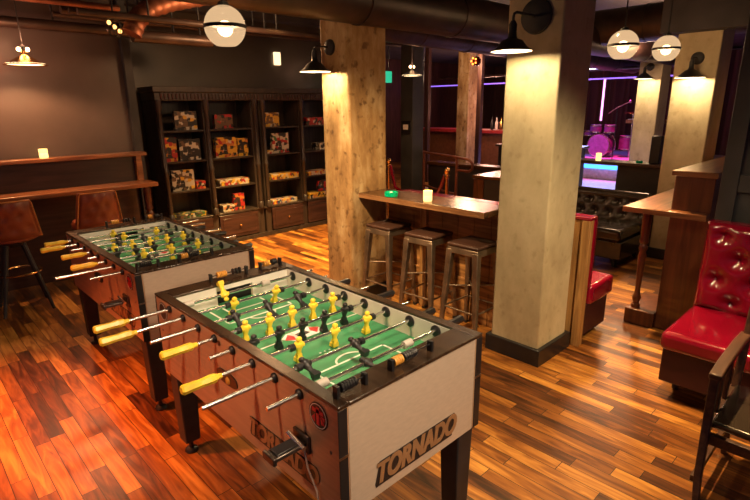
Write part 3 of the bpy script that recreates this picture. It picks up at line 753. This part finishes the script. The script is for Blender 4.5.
# ------------------------------------------------------------------ bookcase
t = thing('bookcase', 'long near-black carved bookcase with drawers along the back wall', 'bookcase', (2.47, 6.3, 0))
cs = MB()
cs.box(0, 3.0, .40, .42, 0, 1.9)
for x0, x1 in ((0, .06), (.585, .665), (1.27, 1.37), (1.40, 1.49), (2.05, 2.13), (2.9, 3.0)): cs.box(x0, x1, .02, .42, 0, 1.9)
cs.box(0, 3.0, .0, .42, 0, .06); cs.box(0, 3.0, .0, .42, .405, .43)
cs.build('carcass', M['case'], t, bevel=.003)
for x0, x1 in ((.06, .585), (.665, 1.27), (1.49, 2.05), (2.13, 2.9)):
    for z in (.785, 1.16, 1.535): MB().box(x0, x1, .03, .41, z-.022, z).build('shelf', M['case'], t, bevel=.002)
    d = MB().box(x0+.01, x1-.01, .0, .03, .075, .395).build('drawer', M['drawer'], t, bevel=.004)
    MB().box(x0+.05, x1-.05, -.006, .0, .12, .35).build('drawer_panel', M['drawer'], d, bevel=.004)
    MB().sphere(((x0+x1)/2, -.02, .235), .016, n=10).build('knob', M['brass'], d)
for x in (.03, .625, 1.32, 1.445, 2.09, 2.95):
    MB().lathe([(.038, .43), (.038, .5), (.024, .52), (.03, .56), (.028, 1.0), (.036, 1.02), (.036, 1.05), (.026, 1.07), (.024, 1.75), (.036, 1.78), (.038, 1.9)], (x, .0, 0), 12).build('pilaster', M['case'], t)
cn = MB().box(-.03, 3.03, -.05, .44, 1.985, 2.05); cn.box(-.01, 3.01, -.02, .42, 1.89, 1.985)
cor = cn.build('cornice', M['case'], t, bevel=.006)
fl = MB()
for k in range(64):
    x = .02+k*.0468
    if abs((x % 1.4)-.03) < .02: continue
    fl.lathe([(.0001, 1.897), (.013, 1.905), (.015, 1.95), (.013, 1.968), (.0001, 1.975)], (x, -.022, 0), 8)
fl.build('carved_flutes', M['drawer'], cor, label='row of carved flutes')
light('bookcase_fill', 'POINT', (3.0, 4.9, 2.6), 20, (1, .55, .25), .1)  # unseen fill light for the bookcase front, no fixture

R_, Y_, W_, K_, G_, O_, BL, BR, PK = (.45, .02, .02), (.75, .42, .04), (.62, .55, .45), (.02, .018, .02), (.04, .16, .06), (.6, .2, .04), (.05, .09, .2), (.16, .09, .05), (.5, .2, .15)
games = [
 (2.72, 3.00, 1.56, 1.79, (K_, W_, BR, K_), 'dark standing game box with pale figures on top shelf of left bay'),
 (2.54, 2.70, 1.18, 1.47, (R_, Y_, R_, O_), 'tall red and yellow game box on second shelf of left bay'),
 (2.74, 3.01, 1.18, 1.44, (K_, W_, BR, W_), 'dark collage-covered game box on second shelf of left bay'),
 (2.60, 2.885, .80, 1.06, (W_, BR, K_, W_), 'large pale collage-covered game box on third shelf of left bay'),
 (2.90, 3.02, .80, .90, (R_, O_, R_, W_), 'small red game box beside the collage box, third shelf of left bay'),
 (2.56, 3.00, .44, .495, (G_, W_, BR, Y_), 'flat green and tan game box on bottom shelf of left bay'),
 (3.25, 3.50, 1.56, 1.74, (BR, R_, K_, PK), 'dark red standing game box on top shelf of second bay'),
 (3.22, 3.53, 1.17, 1.43, (Y_, O_, R_, W_), 'bright yellow and orange game box on second shelf of second bay'),
 (3.55, 3.70, 1.17, 1.41, (Y_, K_, Y_, O_), 'yellow game box with black shapes on second shelf of second bay'),
 (3.23, 3.66, .80, .88, (W_, BR, R_, W_), 'flat pale and brown game box on third shelf of second bay'),
 (3.42, 3.58, .44, .67, (R_, O_, K_, R_), 'upright red game box on bottom shelf of second bay'),
 (3.24, 3.41, .44, .53, (W_, O_, W_, PK), 'small pale and orange game box on bottom shelf of second bay'),
 (4.0, 4.23, 1.56, 1.75, (Y_, BR, W_, Y_), 'yellow picture game box on top shelf of third bay'),
 (4.10, 4.37, 1.18, 1.46, (W_, R_, G_, W_), 'white game box with red and green shapes on second shelf of third bay'),
 (3.97, 4.085, 1.18, 1.23, (W_, W_, R_, W_), 'small white carton lying on second shelf of third bay'),
 (4.03, 4.50, .80, .88, (Y_, W_, BR, W_), 'flat yellow and white game box on third shelf of third bay'),
 (4.03, 4.45, .44, .50, (W_, PK, BL, W_), 'flat pale game box on bottom shelf of third bay'),
 (4.70, 5.08, 1.55, 1.66, (R_, W_, R_, R_), 'red and white flat game box on top shelf of right bay'),
 (4.92, 5.10, 1.18, 1.28, (W_, K_, W_, BR), 'small white carton on second shelf of right bay'),
 (4.69, 5.08, .80, .86, (W_, R_, W_, W_), 'flat white and red game box on third shelf of right bay'),
 (4.69, 5.10, .44, .52, (Y_, Y_, O_, Y_), 'flat yellow game box on bottom shelf of right bay'),
 (4.89, 5.07, .521, .68, (R_, BL, R_, W_), 'red and blue game box on top of the yellow one in right bay')]
for i, (x0, x1, z0, z1, cols, lab) in enumerate(games):
    dz = 1.16 if 1.1 < z0 < 1.3 else 1.535 if z0 > 1.5 else .785 if z0 > .7 else .43 if z0 < .5 else .52
    h = z1-z0; flat = h < .14
    g = thing('board_game_box', lab, 'board game', ((x0+x1)/2, 6.43 if not flat else 6.46, dz), random.uniform(-.03, .03), 'board games in the bookcase')
    w2 = (x1-x0)/2; d2 = .03 if not flat else .10
    m_ = cover('game_cover', [tuple(v*.75 for v in c) for c in cols + (random.choice((K_, BR, W_, R_)), random.choice((K_, Y_, K_)), cols[0])], 24 if not flat else 30)
    MB().box(-w2, w2, -d2, d2, 0, h*.5).build('box_base', m_, g, bevel=.002)
    MB().box(-w2-.003, w2+.003, -d2-.003, d2+.003, h*.5, h).build('box_lid', m_, g, bevel=.002) if flat else \
        MB().box(-w2-.003, w2+.003, -d2-.012, d2-.02, 0, h).build('box_lid', m_, g, bevel=.002)

# ------------------------------------------------------------------ lamps
def globe(label, x, y, z, r=.12):
    t = thing('globe_pendant', label, 'pendant lamp', (x, y, z), 0, 'globe pendants')
    s = MB(); n = 24
    prof_ = [(r*math.sin(a), -r*math.cos(a)) for a in [PI*.16+PI*.80*i/n for i in range(n+1)]]
    prof_[0] = (prof_[0][0], prof_[0][1])
    s.lathe(prof_, n=36).build('glass_globe', M['opal'], t)
    MB().lathe([(r+.001, -.010), (r+.005, -.010), (r+.005, .010), (r+.001, .010)], n=36).build('equator_band', M['black_matte'], t)
    MB().sphere((0, 0, -.01), .045, n=16).build('bulb', M['warm_glow'], t)
    MB().lathe([(.02, r*.93), (.035, r*.95), (.03, r*1.12), (.008, r*1.2)], n=16).build('cap', M['black_matte'], t)
    MB().tube((0, 0, r*1.1), (0, 0, CZ-z-.01), .006).build('stem', M['black_matte'], t)
    MB().lathe([(.05, CZ-z-.03), (.05, CZ-z)], n=16).build('canopy', M['black_matte'], t)
    light('globe_light', 'POINT', (x, y, z-.01), 15, (1, .68, .36), .11)
    return t
globe('large banded glass globe pendant above the second foosball table', 1.64, 2.99, 2.262)
globe('banded glass globe pendant right of the pale column, left of the pair', 4.66, 1.86, 2.262)
globe('banded glass globe pendant in front of the right column, right of the pair', 5.60, 1.83, 2.29)

def shade_prof(r, h): return [(.018, h+.05), (.02, h+.055), (.026, h), (.034, h-.01), (.06, h*.75), (r*.72, h*.28), (r, 0), (r*.985, -.004), (r*.7, h*.24), (.05, h*.7), (.03, h-.02)]
def sconce(label, x, y, z, wx, r=.15, power=40, wz=.2, pr=.065):
    """gooseneck lamp fixed to the face x=wx, shade opening at z"""
    t = thing('wall_lamp', label, 'wall lamp', (x, y, z), 0, None); h = r*.62
    MB().lathe(shade_prof(r, h), n=32).build('shade', M['black'], t)
    MB().lathe([(.02, h-.02), (.02, .05), (.0001, .05)], n=14).build('bulb', M['warm_glow'], t)
    MB().lathe([(.022, h+.0), (.024, h+.07), (.012, h+.09)], n=14).build('socket', M['black_matte'], t)
    dx = wx-x
    MB().path([(0, 0, h+.08), (0, 0, h+.09), (0, 0, wz-.03), (dx*.03, 0, wz-.01), (dx*.12, 0, wz), (dx*.5, 0, wz), (dx-.02, 0, wz)], .008).build('arm', M['black_matte'], t)
    MB().lathe([(.0001, -.035), (pr*.6, -.033), (pr*.95, -.02), (pr, 0)], (dx, 0, wz), 24, 'x').build('wall_plate', M['black_matte'], t)
    MB().lathe([(r*.98, -.004), (r*.69, r*.13), (.05, r*.42), (.036, r*.5), (.0001, r*.5), (.0001, r*.5+.002), (.04, r*.5+.002), (.053, r*.44), (r*.70, r*.14), (r*.984, -.003)], n=32, cap=False).build('enamel_lining', M['white'], t)
    light('lamp_light', 'POINT', (x, y, z+.028), power*1.4, (1, .74, .40), .034)
    return t
sconce('black gooseneck lamp with cone shade on the pale central column', 2.84, 1.78, 2.105, 3.105, .122, 8, .215, .105)
sconce('black gooseneck lamp with cone shade on the weathered column', 2.80, 3.64, 2.085, 2.97, .135, 9, .2)
sconce('black gooseneck lamp on the right column behind the globe pendants', 6.33, 1.80, 2.05, 6.5, .145, 7, .2)
sconce('small distant wall lamp on the far column right of the stage', 9.75, 3.48, 2.20, 10.0, .16, 9, .2)
def pendant(label, x, y, z, r, mat, power, top=CZ):
    t = thing('cone_pendant', label, 'pendant lamp', (x, y, z)); h = r*.5
    MB().lathe(shade_prof(r, h), n=32).build('shade', mat, t)
    MB().lathe([(.0001, .006), (r*.9, .006), (r*.88, .012), (.0001, .012)], n=28).build('diffuser', M['shade_glow'], t)
    MB().lathe([(.02, h), (.024, h+.07), (.006, h+.09)], n=14).build('socket', M['black_matte'], t)
    for s in (-1, 1): MB().sphere((s*.035, 0, h+.045), .018, n=10).build('bulb', M['warm_glow'], t)
    MB().tube((0, 0, h+.08), (-.0, 0, top-z), .004).build('cord', M['black_matte'], t)
    light('lamp_light', 'SPOT', (x, y, z-.02), power, (1, .5, .22), .08, (x, y, 0), 150, .4)
    light('lamp_glow', 'POINT', (x, y-.06, z+h+.14), power*.06, (1, .45, .22), .03)
    return t
light('wall_bar_light', 'POINT', (.70, 5.95, 2.2), 8, (1, .45, .28), .04)
pendant('brass-toned cone pendant over the left wall bar', 1.15, 5.85, 2.20, .18, M['brass'], 40)
pendant('small cone pendant with bare bulb right of the weathered column', 5.95, 5.4, 2.22, .17, M['black'], 20)
pendant('small black pendant in the lounge, left of the pale column top', 9.5, 5.7, 2.25, .2, M['black'], 14)
# amber bulb cluster and caged bulb
t = thing('filament_bulb', 'round amber filament bulb hanging above the lounge', 'pendant lamp', (7.0, 5.0, 2.45))
MB().sphere((0, 0, 0), .10, n=16).build('glass', plain('amber_glass', (.10, .012, .008), .1), t).scale = (.7, .7, .7)
fb = MB()
for k in range(5):
    a = 2*PI*k/5; fb.sphere((-.075+.0, math.cos(a)*.045, math.sin(a)*.045), .014, n=8)
fb.build('filament', M['orange_glow'], t)
MB().tube((0, 0, .06), (0, 0, CZ-2.45), .006).build('cord', M['black_matte'], t)
t = thing('caged_bulb', 'small caged bulb glowing beside the copper duct', 'lamp', (1.86, 5.5, 2.55))
cg = MB()
for k in range(3): cg.sphere((-.045+.045*k, 0, .035-.035*k), .020, n=8)
cg.build('bulb', emit('yellow_bulb', (1, .50, .12), 1.8), t)
cg = MB()
for k in range(6):
    a = 2*PI*k/6; cg.path([(.07*math.cos(a)*math.sin(b), .07*math.sin(a)*math.sin(b), .1*math.cos(b)) for b in [PI*j/8 for j in range(9)]], .004, 5)
cg.build('cage', M['black'], t)
MB().tube((0, 0, .09), (0, 0, CZ-2.55), .008).build('stem', M['black'], t)
t = MB().box(4.50, 4.60, 6.80, 6.85, 2.40, 2.58).build('wall_light', emit('warm_glow_box', (1, .7, .38), .9), None, bevel=.008); tag(t, 'small square lit wall light above the bookcase', 'wall light')
t = MB().box(5.95, 6.09, 5.95, 6.0, 2.15, 2.32).build('exit_sign', M['exit_glow'], None, bevel=.005); tag(t, 'small glowing green sign hanging right of the weathered column', 'sign')
MB().tube((6.04, 5.975, 2.32), (6.04, 5.975, CZ), .008).build('hanger', M['black'], t)

# ------------------------------------------------------------------ ceiling services
def pipe(label, a, b, r, mat, name='ceiling_pipe', bands=0, cat='pipe'):
    t = thing(name, label, cat, a, 0); a = Vector(a); b = Vector(b)
    MB().tube((0, 0, 0), b-a, r, n=28).build('pipe_body', mat, t)
    if bands:
        d = (b-a); nb = int(d.length/bands); u = d.normalized()
        for i in range(1, nb): MB().tube(u*(i*bands-.012), u*(i*bands+.012), r+.008, n=28).build('band', mat, t)
    for f_ in (.15, .5, .85):
        p_ = (b-a)*f_; MB().tube(p_+Vector((0, 0, r*.9)), (p_.x, p_.y, CZ-a.z), .01).build('hanger', M['black_matte'], t)
    return t
pipe('large dark round duct crossing in front of the weathered column top', (.6, 3.3, 2.62), (11, 3.3, 2.62), .19, M['duct_rust'], 'ceiling_duct', 1.2, 'duct')
pipe('second dark round duct farther back over the lounge', (4.3, 4.7, 2.72), (12.5, 4.7, 2.60), .17, M['duct'], 'ceiling_duct', 1.0, 'duct')
pipe('thin pipe under the ceiling above the bookcase, frontmost of four', (1.5, 5.3, 2.62), (5.6, 5.3, 2.62), .03, M['duct'])
pipe('thin pipe under the ceiling above the bookcase, second from front', (1.5, 5.55, 2.66), (5.6, 5.55, 2.66), .025, M['duct'])
pipe('thin pipe under the ceiling above the bookcase, third from front', (1.5, 5.8, 2.70), (5.6, 5.8, 2.70), .035, M['duct'])
pipe('thin pipe under the ceiling above the bookcase, rearmost of four', (1.5, 6.1, 2.70), (5.6, 6.1, 2.70), .025, M['duct'])
pipe('thin copper-tinted pipe along the ceiling above the left wall', (-3, 6.0, 2.80), (2.1, 6.0, 2.80), .03, M['copper'])
pipe('thick dark pipe along the top of the left wall', (-3, 6.15, 2.60), (2.3, 6.15, 2.60), .05, M['duct'])
pipe('dark ceiling duct over the right side behind the globe pendants', (7.2, -1, 2.75), (7.2, 4.3, 2.75), .22, M['duct'], 'ceiling_duct', .9, 'duct')
pipe('thin purple-lit pipe above the stage', (11.6, 3, 2.5), (11.6, 9.5, 2.5), .03, M['duct'])
# copper spiral duct elbow
pts = [(3.2, 5.4, 2.98), (2.9, 5.45, 2.95), (2.64, 5.5, 2.89), (2.42, 5.5, 2.83), (2.22, 5.5, 2.75), (2.08, 5.5, 2.64), (2.01, 5.5, 2.50)]
t = thing('copper_duct', 'copper coloured spiral duct curving down in front of the back wall', 'duct', (0, 0, 0))
P = [Vector(p) for p in pts]; fine = []
for i in range(len(P)-1):
    for k in range(7): fine.append(P[i].lerp(P[i+1], k/7))
fine.append(P[-1])
MB().path(fine, [.088 + (.008 if i % 3 == 0 else 0) for i in range(len(fine))], 20).build('duct_body', M['copper'], t)
t.location = (0, 0, 0)
MB().tube((2.6, 5.49, 2.96), (2.6, 5.49, CZ), .008).build('hanger', M['black_matte'], t)
pipe('slim horizontal duct just behind the copper elbow', (2.06, 5.62, 2.50), (2.9, 5.62, 2.50), .06, M['duct'])
# ceiling beams
t = MB().box(6.22, 6.42, -1, 2.12, 2.50, CZ).build('ceiling_beam', M['ceiling'], None, bevel=.01); tag(t, 'deep dark ceiling beam in front of the right column top', 'beam')
for k, (y, lab) in enumerate(((1.0, 'dark ceiling beam above the near foosball table'), (4.6, 'dark ceiling beam in front of the bookcase'), (6.6, 'dark ceiling beam against the back wall'))):
    t = MB().box(-3, 6.4, y-.1, y+.1, 2.95, CZ).build('ceiling_beam', M['ceiling'], None, bevel=.01); tag(t, lab, 'beam')

# ------------------------------------------------------------------ lounge behind the counter
t = thing('pipe_railing', 'red brown tubular railing beyond the booth', 'railing', (6.87, 5.22, 0))
MB().path([(0, 0, .97), (.25, .7, .97), (.66, 1.5, .96), (.68, 1.56, .92), (.66, 1.5, .84), (.55, 1.25, .82)], .022, 10).build('handrail', M['redrail'], t)
MB().path([(0, 0, .97), (-.03, -.26, .95), (-.04, -.34, .90), (-.04, -.34, .80), (-.02, -.26, .76), (0, 0, .76)], .022, 10).build('rail_loop', M['redrail'], t)
MB().path([(0, 0, .36), (.25, .7, .36), (.66, 1.5, .36)], .018, 10).build('lower_rail', M['redrail'], t)
for x, y in ((0, 0), (.45, 1.1)): MB().tube((x, y, 0), (x, y, .97), .024).build('post', M['redrail'], t)
def stanchion(label, x, y):
    t = thing('rope_stanchion', label, 'stanchion', (x, y, 0))
    MB().lathe([(.15, 0), (.15, .015), (.05, .03), (.025, .05), (.025, .86), (.035, .87), (.035, .9), (.02, .91), (.03, .93), (.042, .955), (.042, .975), (.025, 1.0), (.0001, 1.005)], n=20).build('post', M['brass'], t)
    return t
stanchion('brass rope stanchion with ball top in front of the pipe railing', 5.39, 4.25)
stanchion('brass rope stanchion partly hidden behind the weathered column', 5.80, 5.74)
t = MB().path([(5.40, 4.295, .90), (5.41, 4.36, .75), (5.44, 4.48, .58), (5.55, 4.95, .46), (5.70, 5.5, .58), (5.77, 5.64, .78), (5.79, 5.69, .90)], .024, 8).build('velvet_rope', M['red_vinyl']); tag(t, 'red velvet rope hanging between the two brass stanchions', 'rope')
t = thing('low_wall_counter', 'low dark partition with brown cap beyond the pipe railing', 'partition', (7.9, 4.2, 0))
MB().box(0, .18, 0, 2.5, 0, .67).build('panel', M['wall_dark'], t); MB().box(-.06, .24, -.05, 2.5, .67, .73).build('cap', M['counter'], t, bevel=.01)
t = thing('host_stand', 'dark boxy stand with wooden top beside the pale column', 'stand', (5.68, 3.56, 0))
MB().box(0, .6, 0, .46, 0, .86).build('body', M['black_matte'], t, bevel=.01)
MB().box(-.02, .62, -.02, .48, .86, .90).build('top', M['counter'], t, bevel=.006)
MB().box(-.01, 0, .30, .46, .02, .85).build('front_board', M['redwood_z'], t)
t = thing('back_bar', 'distant bar with glowing red top and tan front', 'bar', (11.0, 6.2, 0))
MB().box(0, .5, 0, 3.6, 0, 1.12).build('front', M['tan_panel'], t); MB().box(-.12, .55, -.05, 3.65, 1.12, 1.2).build('top', M['redtop'], t, bevel=.01)
light('bar_light', 'POINT', (10.6, 8, 1.7), 9, (1, .45, .3), .1); light('bar_light', 'POINT', (10.6, 6.7, 1.7), 9, (1, .45, .3), .1)
bt = None
for i in range(9):
    y = 6.35+i*.13
    m_ = (M['brass'], M['white'], M['black'])[i % 3]
    b = MB().lathe([(.035, 0), (.038, .02), (.038, .17), (.014, .22), (.013, .29), (.0001, .295)], n=12).build('bottle', m_, None, loc=(11.1, y, 1.2))
    tag(b, 'small bottle standing in the row on the distant red bar top', 'bottle', 'bottles on the distant bar')
for (x, y, lab) in ((9.6, 8.2, 'dark red slim post in the lounge near the grey pier'), (9.2, 6.45, 'dark red slim post in the lounge next to the pale column'), (13.4, 10.0, 'dark red slim post deep in the lounge by the back wall')):
    t = MB().box(x-.05, x+.05, y-.05, y+.05, 0, CZ).build('steel_post', M['wall_red'], None, bevel=.006); tag(t, lab, 'post')
t = thing('wall_sign', 'small black framed sign on the grey pier', 'sign', (6.99, 6.475, 1.42))
MB().box(-.01, .01, -.11, .11, -.12, .12).build('sign_plate', M['black'], t, bevel=.003); MB().box(-.014, -.0105, -.06, .06, -.04, .05).build('sign_mark', M['white'], t)
t = thing('bar_table', 'dark high table in the lounge with glasses on it', 'table', (9.0, 4.9, 0))
MB().box(-.3, .3, -.8, .8, 1.02, 1.06).build('top', M['seatwood'], t, bevel=.005); MB().box(-.25, .25, -.75, .75, 0, 1.02).build('body', M['black_matte'], t)
for i in range(6):
    b = MB().lathe([(.04, 0), (.045, .14), (.04, .14), (.036, .01), (.0001, .01)], n=12).build('drinking_glass', M['candle_glow'] if i in (0, 4) else M['sleeve'], None, loc=(8.85+.05*(i % 2), 4.3+i*.22, 1.06))
    tag(b, 'lit candle glass on the dark high lounge table' if i in (0, 4) else 'pale drinking glass on the dark high lounge table', 'glass', 'candle glasses on the lounge table' if i in (0, 4) else 'drinking glasses on the lounge table')
# dark door left of the grey pier
struct(MB().box(6.56, 6.61, 6.9, 7.8, 0, 2.15).build('door_1', M['wall_red'], None, bevel=.004))
# back panelling in the lounge
for k in range(7):
    y = 4.6+k*1.0
    struct(MB().box(17.8, 17.9, y, y+.85, .2, 2.6).build('trim_%d' % (k+3), M['wall_red'], None, bevel=.02))

# ------------------------------------------------------------------ stage
t = thing('stage', 'low stage platform with blue lit edge in the far room', 'stage', (12.6, 3.0, 0))
MB().box(0, 4.5, 0, 6.5, 0, .4).build('platform', M['stage'], t, bevel=.01)
MB().box(-.03, -.001, 0, 6.5, .27, .36).build('edge_light', M['blue_led'], t, label='blue light strip')
t = MB().box(8.6, 12.5, 2.9, 7.5, 0, .02).build('pale_floor_panel', M['stage'], None, bevel=.004); tag(t, 'added pale floor panel catching blue light in front of the blue-edged stage', 'floor panel')  # pale panel added so the floor here shows the blue stage light
t = thing('stage_curtain', 'dark red curtain hanging behind the drum kit', 'curtain', (16.6, 3.2, .4))
cv = MB(); n_ = 90
front = [(.07*math.sin(i*1.05), 6.0*i/n_) for i in range(n_+1)]
cv.prism(front + [(x+.04, y) for x, y in front[::-1]], 0, 2.7, 'z'); cv.build('curtain_cloth', M['curtain'], t)
MB().tube((0, 0, 2.72), (0, 6, 2.72), .02).build('curtain_rod', M['black'], t)
t = thing('drum_kit', 'drum kit lit magenta and blue on the far stage', 'drum kit', (14.2, 5.95, .4))
def drum(name, c, r, h, axis='z', tilt=None):
    k = MB().lathe([(r, -h/2), (r, h/2)], c, 24, axis).build(name, M['drum'], t)
    for s in (-1, 1): MB().lathe([(r*.97, s*(h/2+.001)), (r*1.03, s*(h/2+.001)), (r*1.03, s*(h/2-.03)), (r*.97, s*(h/2-.03))], c, 24, axis).build('hoop', M['chrome'], k)
    e = MB().lathe([(.0001, h/2+.002), (r*.95, h/2+.002), (r*.95, h/2+.004), (.0001, h/2+.004)] if axis == 'z' else [(.0001, -h/2-.004), (r*.95, -h/2-.004), (r*.95, -h/2-.002), (.0001, -h/2-.002)], c, 24, axis).build('drum_head', M['drumskin'], k)
drum('bass_drum', (0, 0, .315), .30, .42, 'x')
drum('tom', (.0, -.19, .74), .15, .2); drum('tom', (.0, .19, .74), .15, .2); drum('floor_tom', (.3, -.55, .38), .2, .36); drum('snare_drum', (.35, .5, .6), .18, .14)
for x, y, z in ((.1, .75, 1.0), (.1, -.7, 1.15), (.45, .85, .85)):
    cy = MB().lathe([(.0001, .02), (.04, .018), (.22, 0), (.22, -.003), (.04, .012), (.0001, .014)], (x, y, z), 24).build('cymbal', M['brass'], t)
    MB().tube((x, y, z), (x, y, 0), .012).build('cymbal_stand', M['chrome'], cy)
def mic(label, x, y):
    t = thing('microphone_stand', label, 'microphone stand', (x, y, .4))
    MB().lathe([(.13, 0), (.13, .012), (.012, .02), (.012, 1.3)], n=16).build('stand_pole', M['black'], t)
    MB().path([(.1, .25, 1.15), (0, 0, 1.3), (-.1, -.3, 1.42)], .009).build('boom', M['steel'], t)
    MB().sphere((-.11, -.33, 1.43), .035, n=10).build('microphone', M['steel'], t)
mic('microphone stand left of the drum kit on stage', 13.2, 6.35); mic('microphone stand right of the drum kit on stage', 13.5, 5.35)
t = thing('keyboard', 'orange-lit electronic keyboard on stand right of the drums', 'keyboard', (15.6, 5.35, .4))
MB().box(-.18, .18, -.5, .5, .85, .95).build('keyboard_body', M['oak'], t, bevel=.01)
MB().box(-.17, -.03, -.45, .45, .95, .965).build('keys', M['white'], t)
for s in (-1, 1): MB().path([(-.15, s*.35, 0), (.12, s*.1, .85)], .015).build('stand_leg', M['steel'], t)
t = MB().box(13.5, 13.55, 3.5, 11.5, 2.38, 2.41).build('light_bar', M['purple_led'], None); tag(t, 'thin purple light bar above the stage', 'light bar')
for y in (4, 8): MB().tube((13.52, y, 2.41), (13.52, y, CZ), .01).build('hanger', M['black'], t)
t = MB().box(15.8, 15.84, 6.7, 6.745, 1.3, 2.5).build('light_tube', emit('magenta_tube', (1, .35, .9), 1.2), None); tag(t, 'vertical pink light tube behind the drum kit', 'light tube')
MB().tube((15.82, 6.722, .4), (15.82, 6.722, 1.3), .015).build('stand', M['black'], t)
# shaded lamp glimpsed past the dark panelled wall
t = thing('table_lamp', 'small lamp with yellow shade glimpsed past the dark panelled wall', 'lamp', (6.85, 1.18, 1.30))
MB().box(-.3, .3, -.2, .16, -1.30, 0).build('lamp_stand', M['wall_dark'], t)
MB().lathe([(.05, 0), (.05, .02), (.012, .03), (.03, .1), (.012, .17), (.01, .24)], n=16).build('base', M['brass'], t)
MB().lathe([(.10, .22), (.07, .40), (.065, .40), (.095, .22)], n=20).build('shade', emit('lit_yellow_shade', (1, .5, .06), .5), t)
